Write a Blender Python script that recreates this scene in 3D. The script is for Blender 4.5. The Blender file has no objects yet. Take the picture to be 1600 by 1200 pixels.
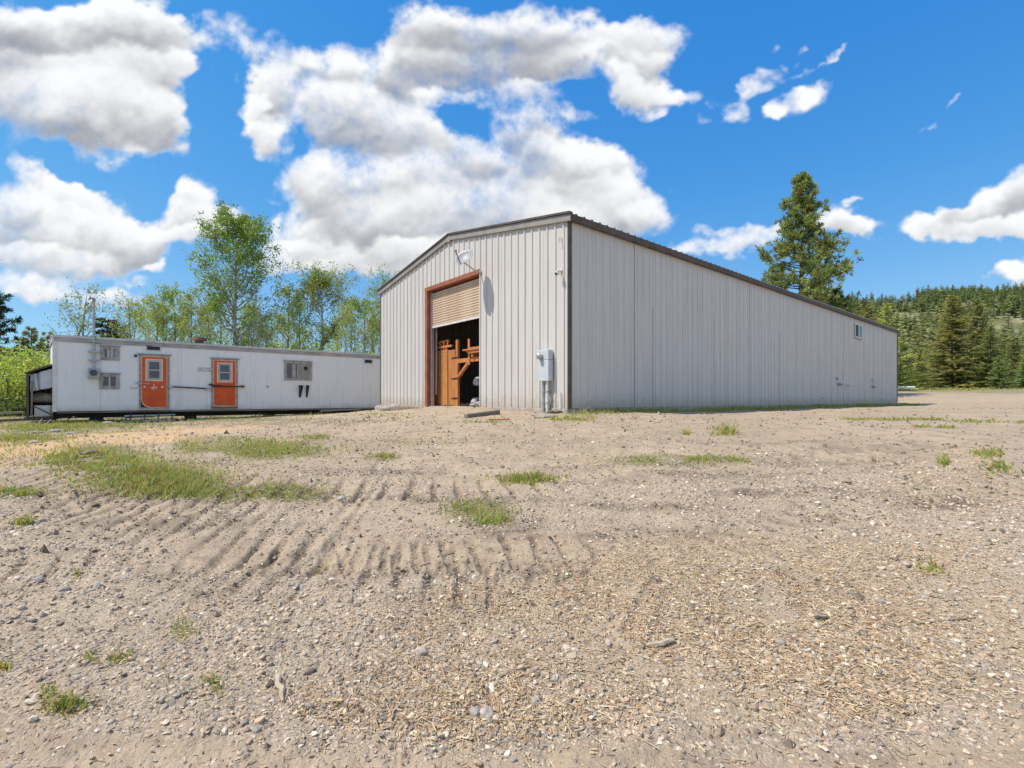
import bpy, bmesh, math, random
import numpy as np
from mathutils import Vector, Matrix

R = math.radians
rnd = random.Random(7)
rng = np.random.default_rng(11)
S = bpy.context.scene
C = S.collection

# ------------------------------------------------------------------ camera, sky, sun, exposure
F = 753.0            # focal length in photograph pixels (1600 wide)
HOR = 624.0          # horizon row
EYE = 1.45
cam_d = bpy.data.cameras.new('camera')
cam = bpy.data.objects.new('camera', cam_d); C.objects.link(cam)
cam.location = (0, 0, EYE); cam.rotation_euler = (R(90), 0, 0)
cam_d.sensor_width = 36; cam_d.lens = F / 1600 * 36
cam_d.shift_y = -(HOR - 600) / 1600 * -1
cam_d.clip_start = 0.05; cam_d.clip_end = 8000
S.camera = cam

SUN_EL, SUN_AZ = 57.0, 12.0     # elevation; degrees from -X towards -Y
sun_dir = Vector((-math.cos(R(SUN_EL)) * math.cos(R(SUN_AZ)), -math.cos(R(SUN_EL)) * math.sin(R(SUN_AZ)), math.sin(R(SUN_EL))))
sd = bpy.data.lights.new('sun', 'SUN'); sun = bpy.data.objects.new('sun', sd); C.objects.link(sun)
sd.energy = 4.35; sd.angle = R(0.53); sd.color = (1.0, 0.935, 0.83)
sun.rotation_euler = sun_dir.to_track_quat('Z', 'Y').to_euler(); sun.location = (-20, -5, 40)

S.view_settings.view_transform = 'Standard'; S.view_settings.look = 'None'
S.view_settings.exposure = 0.2; S.view_settings.gamma = 1.0; S.view_settings.use_curve_mapping = False
S.render.engine = 'CYCLES'
S.cycles.max_bounces = 8; S.cycles.transparent_max_bounces = 8
S.cycles.use_denoising = True

# value noise for terrain and rocks
_perm = rng.random((64, 64)).astype(np.float32)
def vnoise(x, y):
    xi = np.floor(x).astype(int); yi = np.floor(y).astype(int); fx = x - xi; fy = y - yi
    fx = fx * fx * (3 - 2 * fx); fy = fy * fy * (3 - 2 * fy)
    a = _perm[xi % 64, yi % 64]; b = _perm[(xi + 1) % 64, yi % 64]; c = _perm[xi % 64, (yi + 1) % 64]; d = _perm[(xi + 1) % 64, (yi + 1) % 64]
    return (a * (1 - fx) + b * fx) * (1 - fy) + (c * (1 - fx) + d * fx) * fy - .5
def fbm(x, y, o=4):
    s = 0; a = 1
    for k in range(o):
        s = s + a * vnoise(x * 2 ** k + 17.3 * k, y * 2 ** k + 5.1 * k); a *= .5
    return s
def sstep(a, b, x):
    t = np.clip((x - a) / (b - a), 0, 1); return t * t * (3 - 2 * t)

# clouds: (px, py, rx, ry, tilt in degrees, weight) as seen from the yard, turned into fixed sky directions
CLOUDS = [
 (60, 100, 150, 55, 0, 1.0), (200, 115, 110, 62, -10, 1.0), (245, 195, 52, 42, 20, 1.0), (110, 170, 130, 60, 0, 1.0), (40, 265, 55, 20, 25, .8), (60, 40, 260, 40, 0, 1.0), (290, 90, 32, 16, 20, .8),
 (40, 355, 110, 52, 0, 1.0), (150, 372, 110, 46, 8, 1.0), (25, 315, 46, 34, 20, .9), (118, 306, 44, 14, 28, .8), (215, 378, 46, 26, 15, .9), (60, 405, 120, 24, 3, .9),
 (40, 452, 85, 18, 4, .95), (180, 470, 48, 18, 5, .8), (250, 420, 16, 8, 0, .75), (225, 445, 24, 7, 5, .6),
 (450, 98, 40, 34, -20, .9), (415, 150, 42, 46, 0, .95), (414, 222, 30, 28, 0, .9), (385, 175, 22, 20, 0, .7), (385, 85, 16, 14, 0, .7),
 (300, 305, 34, 26, -50, .95), (330, 345, 62, 32, 0, .95), (372, 320, 16, 10, 0, .7), (290, 362, 30, 14, 0, .8),
 (525, 105, 36, 44, 0, .95), (505, 180, 42, 46, 0, .95), (590, 190, 100, 44, 14, 1.0), (660, 212, 66, 32, 12, 1.0),
 (492, 270, 44, 36, 0, 1.0), (560, 300, 90, 52, 0, 1.0), (690, 290, 120, 52, 0, 1.0), (830, 300, 130, 62, 0, 1.0), (950, 305, 74, 58, 8, 1.0), (1000, 335, 46, 24, 15, .9), (760, 245, 50, 30, 0, .9),
 (840, 205, 66, 34, 30, .85), (895, 168, 46, 18, 20, .75), (950, 240, 40, 20, 0, .9), (880, 250, 60, 30, 0, .9),
 (600, 370, 140, 34, 0, 1.0), (490, 392, 60, 24, 0, .9), (430, 408, 36, 20, 0, .85), (720, 345, 190, 50, 0, 1.0), (560, 415, 130, 18, 0, .8), (660, 400, 90, 24, 0, .9),
 (630, 118, 50, 40, 0, 1.0), (740, 100, 120, 40, 0, 1.0), (860, 92, 78, 34, 0, 1.0), (780, 50, 170, 40, 0, 1.0), (820, 140, 40, 14, 0, .7), (700, 148, 50, 12, 0, .7),
 (1000, 95, 46, 40, 0, 1.0), (1005, 138, 52, 22, 0, .9), (1055, 140, 36, 12, 15, .75), (1025, 169, 20, 10, -12, .9), (1010, 55, 60, 24, 0, .9), (978, 128, 26, 26, 0, .8),
 (1190, 127, 56, 20, -18, .84), (1240, 160, 62, 18, -20, .82), (1132, 184, 30, 17, 10, .82), (1205, 182, 20, 10, -30, .8), (1150, 150, 14, 20, 0, .7), (1280, 98, 30, 6, -25, .6), (1240, 78, 16, 8, -30, .7), (1192, 82, 14, 7, 20, .65),
 (1110, 385, 74, 15, -8, .95), (1170, 365, 62, 22, 0, .95), (1340, 352, 36, 20, 5, .95), (1110, 348, 26, 9, -10, .75), (1338, 318, 12, 5, 0, .8), (1290, 340, 40, 26, 0, .8), (1165, 434, 22, 6, 0, .7),
 (1480, 350, 68, 16, -10, 1.0), (1550, 325, 84, 36, -24, 1.0), (1640, 300, 90, 64, -25, 1.0), (1590, 360, 110, 18, -4, 1.0),
 (1600, 430, 46, 13, -8, .95), (1500, 160, 22, 7, -50, .7), (1440, 199, 20, 5, -28, .65), (1245, 240, 24, 4, -10, .55), (442, 345, 6, 14, 0, .7), (448, 376, 20, 6, 0, .8), (232, 262, 12, 5, 40, .6),
]
def cloud_chart():
    """cover and light of the clouds over a flat chart of sky directions"""
    W, H = 1860, 1364; U, V = np.meshgrid((np.arange(W) + .5) / W * 3.6 - 1.8, (np.arange(H) + .5) / H * 2.64 - .24)
    X = 800 + U * F; Y = HOR - V * F
    a1 = fbm(X / 95, Y / 80, 5); a2 = fbm(X / 95 + 31, Y / 80 + 7, 5); b1 = fbm(X / 26 + 3, Y / 24, 4); b2 = fbm(X / 26 + 40, Y / 24 + 11, 4)
    Xw = X + 34 * a1 + 13 * b1; Yw = Y + 26 * a2 + 13 * b2
    keep = np.ones((H, W), np.float32); lb = np.ones((H, W), np.float32)
    for (px, py, rx, ry, a, w) in CLOUDS:
        rx *= 1.12; ry *= 1.12
        x0 = int(((px - 3.0 * max(rx, ry) - 60 - 800) / F + 1.8) / 3.6 * W); x1 = int(((px + 3.0 * max(rx, ry) + 60 - 800) / F + 1.8) / 3.6 * W)
        y0 = int(((HOR - py - 3.0 * max(rx, ry) - 60) / F + .24) / 2.64 * H); y1 = int(((HOR - py + 3.0 * max(rx, ry) + 60) / F + .24) / 2.64 * H)
        sl = (slice(max(y0, 0), max(y1, 0)), slice(max(x0, 0), max(x1, 0))); c, s = math.cos(R(a)), math.sin(R(a))
        du = Xw[sl] - px; dv = Yw[sl] - py; d = np.sqrt(((du * c + dv * s) / rx) ** 2 + ((-du * s + dv * c) / ry) ** 2)
        g_ = min(1.0, max(.0, (ry - 8) / 34)); m = sstep(1.25, .75, d) * .92; tone = 1 - g_ * sstep(-.75, .80, dv / ry - .30 * du / rx + .45 * a1[sl] + .25 * b1[sl])
        lb[sl] = lb[sl] * (1 - m) + tone * m
        keep[sl] *= 1 - np.minimum(.97 * w, 1) * sstep(1.72, .38, d)
    cover = 1 - keep
    n = fbm(X / 60 + 5, Y / 52 + 2, 8); bil = 1 - np.abs(fbm(X / 44, Y / 40 + 9, 4)) * 2.4; fine = fbm(X / 14, Y / 13, 4)
    inn = 1 - .72 * sstep(.55, 1.0, cover); T = cover + (.50 * n + .20 * (bil - .55) + .15 * fine) * inn - .50
    T = T * sstep(.0, .35, cover)
    soft = .26 + .55 * np.clip(fbm(X / 130 + 3, Y / 130, 2) + .3, 0, 1)
    small = sstep(.35, .95, cover); alpha = np.clip(T / (soft + .35 * (1 - small)), 0, 1); alpha = alpha * alpha * (3 - 2 * alpha) * .35 + alpha * .65
    D = np.clip(T, 0, .75)
    tau = np.zeros_like(D); st = W / 3.6 / F       # chart cells per photograph pixel
    for k in range(1, 12):
        r = 5.5 * k; dx = int(round(-.42 * r * st)); dy = int(round(.9 * r * H / 2.64 / F)); tau += np.roll(np.roll(D, -dy, 0), -dx, 1) * (1.0 if k < 9 else .6)
    def sh(r): return np.roll(np.roll(D, -int(round(.9 * r * H / 2.64 / F)), 0), int(round(.42 * r * st)), 1)
    relief = np.clip((D - sh(8)) * 1.5 + (D - sh(20)) * 1.1, -.5, .5)
    base = np.exp(-np.clip(tau - 1.2, 0, 9) * .16)
    big = fbm(X / 120 + 8, Y / 70 + 4, 4)
    light = np.clip(base * .26 + lb * .82 + .34 * relief + .24 * big - .03, 0, 1); light = light * light * (3 - 2 * light) * .5 + light * .5
    edge = sstep(.34, .04, T); light = light * (1 - edge * .6) + .93 * edge * .6
    return W, H, alpha.astype(np.float32), light.astype(np.float32)
SKY_STRENGTH = 0.12
world = bpy.data.worlds.new('World'); S.world = world; world.use_nodes = True
wt = world.node_tree; wt.nodes.clear()

def wn(nt, typ, **kw):
    n = nt.nodes.new(typ)
    for k, v in kw.items():
        if k.startswith('i_'):
            n.inputs[int(k[2:]) if k[2:].isdigit() else k[2:]].default_value = v
        else:
            setattr(n, k, v)
    return n
def mth(nt, op, *a, clamp=False):
    n = nt.nodes.new('ShaderNodeMath'); n.operation = op; n.use_clamp = clamp
    for i, x in enumerate(a):
        if hasattr(x, 'is_output'): nt.links.new(x, n.inputs[i])
        else: n.inputs[i].default_value = x
    return n.outputs[0]
def vmth(nt, op, *a):
    n = nt.nodes.new('ShaderNodeVectorMath'); n.operation = op
    for i, x in enumerate(a):
        if hasattr(x, 'is_output'): nt.links.new(x, n.inputs[i])
        else: n.inputs[i].default_value = x
    return n.outputs['Value'] if op in ('DOT_PRODUCT', 'LENGTH') else n.outputs[0]
def mrange(nt, v, a, b, c=0.0, d=1.0, smooth=True):
    n = nt.nodes.new('ShaderNodeMapRange'); n.interpolation_type = 'SMOOTHSTEP' if smooth else 'LINEAR'
    nt.links.new(v, n.inputs[0]); n.inputs[1].default_value = a; n.inputs[2].default_value = b; n.inputs[3].default_value = c; n.inputs[4].default_value = d
    return n.outputs[0]
def nmix(nt, f, a, b, typ='MIX'):
    n = nt.nodes.new('ShaderNodeMix'); n.data_type = 'RGBA'; n.blend_type = typ; n.clamp_factor = True
    for i, x in ((0, f), (6, a), (7, b)):
        if hasattr(x, 'is_output'): nt.links.new(x, n.inputs[i])
        elif i == 0: n.inputs[0].default_value = x
        else: n.inputs[i].default_value = (*x, 1) if len(x) == 3 else x
    return n.outputs[2]
def noise(nt, vec, scale, detail=6, rough=.55, dist=0.0, col=False):
    n = nt.nodes.new('ShaderNodeTexNoise'); n.noise_dimensions = '3D'
    if vec is not None: nt.links.new(vec, n.inputs['Vector'])
    n.inputs['Scale'].default_value = scale; n.inputs['Detail'].default_value = detail
    n.inputs['Roughness'].default_value = rough; n.inputs['Distortion'].default_value = dist
    return n.outputs['Color'] if col else n.outputs['Fac']

_W_, _H_, _al, _li = cloud_chart()
_px = np.ones((_H_, _W_, 4), np.float32); _px[..., 0] = _al; _px[..., 1] = _li; _px[..., 2] = 0
chart = bpy.data.images.new('cloud_chart', _W_, _H_, float_buffer=True, is_data=True); chart.pixels.foreach_set(_px.ravel()); chart.update()
tc = wt.nodes.new('ShaderNodeTexCoord'); D = vmth(wt, 'NORMALIZE', tc.outputs['Generated'])
dz = wt.nodes.new('ShaderNodeSeparateXYZ'); wt.links.new(D, dz.inputs[0])
yy_ = mth(wt, 'MAXIMUM', dz.outputs[1], .2)
cb_ = wt.nodes.new('ShaderNodeCombineXYZ'); wt.links.new(mth(wt, 'DIVIDE', dz.outputs[0], yy_), cb_.inputs[0]); wt.links.new(mth(wt, 'DIVIDE', dz.outputs[2], yy_), cb_.inputs[1])
tx = wt.nodes.new('ShaderNodeTexImage'); tx.image = chart; tx.interpolation = 'Cubic'; tx.extension = 'EXTEND'
wt.links.new(vmth(wt, 'MULTIPLY_ADD', cb_.outputs[0], (1 / 3.6, 1 / 2.64, 0), (.5, .24 / 2.64, 0)), tx.inputs[0])
tsp = wt.nodes.new('ShaderNodeSeparateXYZ'); wt.links.new(tx.outputs['Color'], tsp.inputs[0])
# the same kind of cloud goes on behind and overhead
zz_ = mth(wt, 'ADD', mth(wt, 'ABSOLUTE', dz.outputs[2]), .22); c3_ = wt.nodes.new('ShaderNodeCombineXYZ')
wt.links.new(mth(wt, 'DIVIDE', dz.outputs[0], zz_), c3_.inputs[0]); wt.links.new(mth(wt, 'DIVIDE', dz.outputs[1], zz_), c3_.inputs[1])
gt = noise(wt, c3_.outputs[0], 1.7, 9, .56, .2); gl = noise(wt, vmth(wt, 'ADD', c3_.outputs[0], (.05, 0, .3)), 2.6, 6, .55)
front = mrange(wt, dz.outputs[1], .46, .60)
def fade(a_, b_): return mth(wt, 'ADD', mth(wt, 'MULTIPLY', a_, front), mth(wt, 'MULTIPLY', b_, mth(wt, 'SUBTRACT', 1.0, front)))
alpha = mth(wt, 'MULTIPLY', fade(tsp.outputs[0], mrange(wt, gt, .475, .58)), mrange(wt, dz.outputs[2], .0, .05))
light = fade(tsp.outputs[1], mrange(wt, gl, .36, .60, .1, 1))
sky = wt.nodes.new('ShaderNodeTexSky'); sky.sky_type = 'NISHITA'; sky.sun_disc = False
sky.sun_elevation = R(SUN_EL); sky.sun_rotation = math.atan2(sun_dir.x, sun_dir.y)
sky.altitude = 900; sky.air_density = .85; sky.dust_density = .05; sky.ozone_density = 1.6
CB = 1.0 / SKY_STRENGTH
wob = noise(wt, D, 55.0, 5, .6)
light = mth(wt, 'MULTIPLY_ADD', mth(wt, 'SUBTRACT', wob, .5), .10, light, clamp=True)
amid = mth(wt, 'MULTIPLY', alpha, mth(wt, 'SUBTRACT', 1.0, alpha))
alpha = mth(wt, 'MULTIPLY_ADD', mth(wt, 'MULTIPLY', amid, mth(wt, 'SUBTRACT', wob, .5)), 5.0, alpha, clamp=True)
ccol = nmix(wt, light, (0.30 * CB, 0.32 * CB, 0.36 * CB), (0.86 * CB, 0.865 * CB, 0.875 * CB))
hs = wt.nodes.new('ShaderNodeHueSaturation'); wt.links.new(sky.outputs[0], hs.inputs['Color']); hs.inputs['Saturation'].default_value = 1.28
# even out the sky's brightness range a little, as the photograph's tone curve does
sk0 = nmix(wt, 1.0, hs.outputs[0], (0.62 * SKY_STRENGTH, 0.96 * SKY_STRENGTH, 1.12 * SKY_STRENGTH), 'MULTIPLY')
sk3 = wt.nodes.new('ShaderNodeSeparateColor'); wt.links.new(sk0, sk3.inputs[0]); skj = wt.nodes.new('ShaderNodeCombineColor')
for i_, (k_, e_, m_) in enumerate(((9.3, 1.40, .30), (1.78, .86, .74), (1.68, .52, 1.02))):
    lin_ = mth(wt, 'MULTIPLY', mth(wt, 'POWER', mth(wt, 'MAXIMUM', sk3.outputs[i_], 0.0), e_), k_ / m_)
    wt.links.new(mth(wt, 'MULTIPLY', mth(wt, 'SUBTRACT', 1.0, mth(wt, 'POWER', math.exp(-1), lin_)), m_ / SKY_STRENGTH), skj.inputs[i_])
skyc = skj.outputs[0]
fin = nmix(wt, alpha, skyc, ccol)
bg = wt.nodes.new('ShaderNodeBackground'); bg.inputs[1].default_value = SKY_STRENGTH
wt.links.new(fin, bg.inputs[0])
wo = wt.nodes.new('ShaderNodeOutputWorld'); wt.links.new(bg.outputs[0], wo.inputs[0])

# ------------------------------------------------------------------ helpers
def tag(o, label=None, cat=None, group=None, kind=None):
    for k, v in (('label', label), ('category', cat), ('group', group), ('kind', kind)):
        if v: o[k] = v
    return o
def link(name, mesh, mats=None, parent=None, loc=None, rot=None, scale=None):
    o = bpy.data.objects.new(name, mesh); C.objects.link(o)
    if mats is not None and len(mesh.materials) == 0:
        for m in (mats if isinstance(mats, (list, tuple)) else [mats]): mesh.materials.append(m)
    if parent: o.parent = parent
    if loc is not None: o.location = loc
    if rot is not None: o.rotation_euler = rot
    if scale is not None: o.scale = scale if hasattr(scale, '__len__') else (scale,) * 3
    return o
def empty(name, label, cat, loc=(0, 0, 0), rz=0, group=None):
    o = bpy.data.objects.new(name, None); C.objects.link(o); o.location = loc; o.rotation_euler = (0, 0, rz)
    o.empty_display_size = .2
    return tag(o, label, cat, group)
def mesh_np(name, v, f, smooth=False, attrs=None, mat_idx=None):
    """v (n,3), f (m,k) with one k"""
    me = bpy.data.meshes.new(name); v = np.asarray(v, np.float32); f = np.asarray(f, np.int32); m, k = f.shape
    me.vertices.add(len(v)); me.vertices.foreach_set('co', v.ravel())
    me.loops.add(m * k); me.loops.foreach_set('vertex_index', f.ravel())
    me.polygons.add(m); me.polygons.foreach_set('loop_start', np.arange(0, m * k, k, dtype=np.int32))
    try: me.polygons.foreach_set('loop_total', np.full(m, k, np.int32))
    except Exception: pass
    me.polygons.foreach_set('use_smooth', np.full(m, smooth, bool))
    if mat_idx is not None: me.polygons.foreach_set('material_index', np.asarray(mat_idx, np.int32))
    if attrs:
        for an, arr in attrs.items():
            arr = np.asarray(arr, np.float32)
            if arr.ndim == 1:
                at = me.attributes.new(an, 'FLOAT', 'POINT'); at.data.foreach_set('value', arr)
            else:
                if arr.shape[1] == 3: arr = np.concatenate([arr, np.ones((len(arr), 1), np.float32)], 1)
                at = me.attributes.new(an, 'FLOAT_COLOR', 'POINT'); at.data.foreach_set('color', arr.ravel())
    me.update(calc_edges=True); me.validate()
    return me
class MB:
    def __init__(s): s.v = []; s.f = []
    def add(s, vs, fs):
        n = len(s.v); s.v += [tuple(p) for p in vs]; s.f += [tuple(n + i for i in q) for q in fs]; return s
    def box(s, x0, x1, y0, y1, z0, z1):
        return s.add([(x, y, z) for z in (z0, z1) for y in (y0, y1) for x in (x0, x1)],
                     [(0, 2, 3, 1), (4, 5, 7, 6), (0, 1, 5, 4), (2, 6, 7, 3), (0, 4, 6, 2), (1, 3, 7, 5)])
    def prism(s, poly, axis, a, b):
        """poly of 2-D points extruded along axis from a to b"""
        n = len(poly)
        def P(p, t):
            return (t, p[0], p[1]) if axis == 'x' else (p[0], t, p[1]) if axis == 'y' else (p[0], p[1], t)
        vs = [P(p, a) for p in poly] + [P(p, b) for p in poly]
        fs = [tuple(range(n))[::-1], tuple(range(n, 2 * n))] + [(i, (i + 1) % n, n + (i + 1) % n, n + i) for i in range(n)]
        return s.add(vs, fs)
    def tube(s, pts, r, n=8, caps=True):
        pts = [Vector(p) for p in pts]; rr = r if hasattr(r, '__len__') else [r] * len(pts)
        rings = []; up = None
        for i, p in enumerate(pts):
            t = (pts[min(i + 1, len(pts) - 1)] - pts[max(i - 1, 0)]).normalized()
            if up is None: up = t.orthogonal().normalized()
            a = (up - t * up.dot(t)).normalized(); up = a; b = t.cross(a)
            rings.append([p + (a * math.cos(2 * math.pi * k / n) + b * math.sin(2 * math.pi * k / n)) * rr[i] for k in range(n)])
        vs = [q for rg in rings for q in rg]
        fs = [(i * n + k, i * n + (k + 1) % n, (i + 1) * n + (k + 1) % n, (i + 1) * n + k) for i in range(len(pts) - 1) for k in range(n)]
        if caps: fs += [tuple(range(n))[::-1], tuple(range((len(pts) - 1) * n, len(pts) * n))]
        return s.add(vs, fs)
    def beam(s, a, b, w, h, up=(0, 0, 1)):
        a = Vector(a); b = Vector(b); t = (b - a).normalized(); u = Vector(up); x = t.cross(u).normalized(); y = x.cross(t)
        vs = [p + x * i * w / 2 + y * j * h / 2 for p in (a, b) for (i, j) in ((-1, -1), (1, -1), (1, 1), (-1, 1))]
        return s.add(vs, [(3, 2, 1, 0), (4, 5, 6, 7), (0, 1, 5, 4), (1, 2, 6, 5), (2, 3, 7, 6), (3, 0, 4, 7)])
    def mesh(s, name, smooth=False):
        me = bpy.data.meshes.new(name); me.from_pydata(s.v, [], s.f)
        if smooth: me.polygons.foreach_set('use_smooth', np.ones(len(s.f), bool))
        me.update(); return me
    def build(s, name, m, parent=None, bevel=0, smooth=False, **kw):
        me = s.mesh(name, smooth)
        bm = bmesh.new(); bm.from_mesh(me)
        bmesh.ops.recalc_face_normals(bm, faces=bm.faces[:])
        if bevel:
            bmesh.ops.bevel(bm, geom=[e for e in bm.edges if len(e.link_faces) == 2 and e.calc_face_angle(0) > .6], offset=bevel, segments=1, affect='EDGES')
        bm.to_mesh(me); bm.free()
        return link(name, me, m, parent, **kw)
def dup(o, parent=None, **kw):
    c = o.copy(); C.objects.link(c)
    if parent: c.parent = parent
    for k, v in kw.items(): setattr(c, k, v)
    for ch in list(o.children): dup(ch, c)
    return c

# ------------------------------------------------------------------ materials
def material(name, rough=.6, metallic=0.0, spec=.5):
    m = bpy.data.materials.new(name); m.use_nodes = True; nt = m.node_tree
    b = nt.nodes['Principled BSDF']; b.inputs['Roughness'].default_value = rough; b.inputs['Metallic'].default_value = metallic
    b.inputs['Specular IOR Level'].default_value = spec
    return m, nt, b
def bump(nt, b, h, strength=.3, dist=.02, prev=None):
    n = nt.nodes.new('ShaderNodeBump'); n.inputs['Strength'].default_value = strength; n.inputs['Distance'].default_value = dist
    nt.links.new(h, n.inputs['Height'])
    if prev is not None: nt.links.new(prev, n.inputs['Normal'])
    if b is not None: nt.links.new(n.outputs[0], b.inputs['Normal'])
    return n.outputs[0]
def objco(nt, scale=None):
    t = nt.nodes.new('ShaderNodeTexCoord'); v = t.outputs['Object']
    return vmth(nt, 'MULTIPLY', v, scale) if scale else v
def plain(name, c1, c2, rough=.6, scale=4, stretch=(1, 1, 1), bump_s=.15, bump_scale=None, metallic=0, contrast=(.35, .65), spec=.4, dist=.01):
    m, nt, b = material(name, rough, metallic, spec)
    co = objco(nt, stretch)
    n = noise(nt, co, scale, 8, .62)
    nt.links.new(nmix(nt, mrange(nt, n, *contrast), c1, c2), b.inputs['Base Color'])
    n2 = noise(nt, co, bump_scale or scale * 5, 5, .6)
    if bump_s: bump(nt, b, n2, bump_s, dist)
    nt.links.new(mrange(nt, n2, .3, .7, max(rough - .1, .05), min(rough + .1, 1)), b.inputs['Roughness'])
    return m
MT = {}
def wall_metal(name, base, dirt, band=0.55, rough=.42):
    """painted sheet: faint vertical streaks, dust splashed up from the foot (local z = 0 at the foot)"""
    m, nt, b = material(name, rough)
    t = nt.nodes.new('ShaderNodeTexCoord'); co = t.outputs['Object']
    geo = nt.nodes.new('ShaderNodeNewGeometry')
    st = noise(nt, vmth(nt, 'MULTIPLY', geo.outputs['Position'], (3.2, 3.2, .22)), 2.2, 6, .6)
    sp = nt.nodes.new('ShaderNodeSeparateXYZ'); nt.links.new(co, sp.inputs[0])
    big = noise(nt, geo.outputs['Position'], .45, 3, .5)
    sm = noise(nt, geo.outputs['Position'], 7.0, 6, .65)
    c = nmix(nt, mth(nt, 'MULTIPLY', mrange(nt, st, .45, .75), .35), base, dirt)
    c = nmix(nt, mth(nt, 'MULTIPLY', mrange(nt, big, .4, .7), .18), c, tuple(x * .86 for x in base))
    foot = mth(nt, 'MULTIPLY', mrange(nt, mth(nt, 'MULTIPLY_ADD', mth(nt, 'SUBTRACT', sm, .5), .9, sp.outputs[2]), 0.0, band, 1, 0), .62)
    c = nmix(nt, foot, c, dirt)
    # a row of screw heads every 1.5 m as tiny dark dots is geometry-scale detail left to relief
    nt.links.new(c, b.inputs['Base Color'])
    nt.links.new(mrange(nt, sm, .3, .7, rough - .08, rough + .15), b.inputs['Roughness'])
    bump(nt, b, noise(nt, vmth(nt, 'MULTIPLY', geo.outputs['Position'], (1, 1, .35)), 1.6, 3, .5), .25, .03)
    return m
MT['shed'] = wall_metal('shed_paint', (.595, .565, .530), (.42, .35, .27), .45)
MT['roof'] = plain('roof_paint', (.095, .085, .075), (.14, .12, .10), .5, 1.5, bump_s=.05)
MT['trim_dark'] = plain('dark_trim_paint', (.085, .068, .055), (.125, .10, .082), .6, 3, bump_s=.05, spec=.25)
MT['trim_light'] = plain('taupe_trim_paint', (.26, .24, .22), (.33, .305, .28), .45, 2, bump_s=.05)
MT['red'] = plain('red_primer_steel', (.27, .085, .048), (.35, .125, .065), .55, 3, bump_s=.1)
MT['slat'] = plain('cream_slat_paint', (.64, .50, .37), (.52, .375, .26), .45, 6, stretch=(1, .3, 1), bump_s=.05)
MT['concrete'] = plain('concrete', (.46, .41, .35), (.33, .285, .235), .9, 5, bump_s=.4)
MT['white_wall'] = None
def trailer_skin():
    m, nt, b = material('fluted_white_skin', .4)
    t = nt.nodes.new('ShaderNodeTexCoord'); co = t.outputs['Object']
    geo = nt.nodes.new('ShaderNodeNewGeometry'); P = geo.outputs['Position']
    st = noise(nt, vmth(nt, 'MULTIPLY', P, (4, 4, .3)), 2.0, 6, .6)
    bl = noise(nt, P, 1.1, 5, .6)
    sp = nt.nodes.new('ShaderNodeSeparateXYZ'); nt.links.new(co, sp.inputs[0])
    c = nmix(nt, mth(nt, 'MULTIPLY', mrange(nt, st, .5, .75), .45), (.80, .80, .79), (.60, .59, .565))
    c = nmix(nt, mth(nt, 'MULTIPLY', mrange(nt, bl, .5, .75), .25), c, (.60, .61, .62))
    foot = mth(nt, 'MULTIPLY', mrange(nt, mth(nt, 'MULTIPLY_ADD', mth(nt, 'SUBTRACT', bl, .5), .6, sp.outputs[2]), -.05, .3, 1, 0), .5)
    c = nmix(nt, foot, c, (.34, .30, .25))
    nt.links.new(c, b.inputs['Base Color'])
    w = mth(nt, 'SINE', mth(nt, 'MULTIPLY', sp.outputs[0], 2 * math.pi / .10))
    w = mth(nt, 'POWER', mth(nt, 'ABSOLUTE', w), 6.0)
    bump(nt, b, w, .35, .008)
    return m
MT['skin'] = trailer_skin()
MT['fascia'] = plain('weathered_grey_fascia', (.42, .41, .40), (.30, .285, .27), .6, 5, stretch=(.4, 1, 1), bump_s=.15)
MT['fascia_tan'] = plain('tan_patched_fascia', (.52, .45, .34), (.40, .35, .28), .6, 5, stretch=(.4, 1, 1), bump_s=.15)
MT['roof_white'] = plain('white_roof_coat', (.66, .67, .69), (.5, .5, .5), .6, 2, bump_s=.2)
MT['orange'] = plain('orange_door_paint', (.72, .105, .014), (.58, .08, .011), .45, 3, bump_s=.06)
MT['peach'] = plain('faded_door_edging', (.80, .60, .44), (.70, .50, .35), .6, 9, bump_s=.05)
MT['alu'] = plain('grey_aluminium', (.46, .48, .50), (.34, .355, .37), .4, 6, metallic=.4, bump_s=.08)
MT['old_frame'] = plain('weathered_window_frame', (.44, .42, .41), (.27, .25, .24), .65, 9, bump_s=.2)
MT['galv'] = plain('galvanised_steel', (.46, .465, .465), (.36, .365, .365), .4, 12, metallic=.5, bump_s=.06)
MT['boxgrey'] = plain('pale_grey_enamel', (.56, .59, .62), (.50, .53, .56), .4, 3, bump_s=.03)
MT['dish'] = plain('pale_grey_dish_paint', (.36, .365, .37), (.30, .30, .30), .5, 5, bump_s=.02)
MT['white'] = plain('white_plastic', (.75, .74, .72), (.62, .61, .58), .45, 6, bump_s=.05)
MT['black'] = plain('black_iron', (.018, .017, .017), (.04, .035, .03), .6, 10, bump_s=.1)
MT['rust'] = plain('rusty_iron', (.10, .05, .03), (.22, .11, .06), .8, 8, bump_s=.3)
MT['old_wood'] = plain('grey_weathered_wood', (.27, .235, .195), (.15, .125, .10), .85, 5, stretch=(.25, 3, 3), bump_s=.4)
MT['dark_wood'] = plain('dark_weathered_wood', (.07, .055, .045), (.13, .105, .085), .85, 5, stretch=(3, 3, .3), bump_s=.4)
MT['pale_wood'] = plain('pale_sawn_wood', (.52, .42, .30), (.38, .30, .21), .75, 5, stretch=(.3, 3, 3), bump_s=.25)
MT['pine_wood'] = plain('orange_pine_wood', (.60, .24, .07), (.45, .16, .045), .6, 4, stretch=(2, 2, .3), bump_s=.15)
MT['plywood'] = plain('plywood', (.52, .21, .065), (.40, .15, .045), .65, 3, stretch=(1, 1, .25), bump_s=.15)
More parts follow.
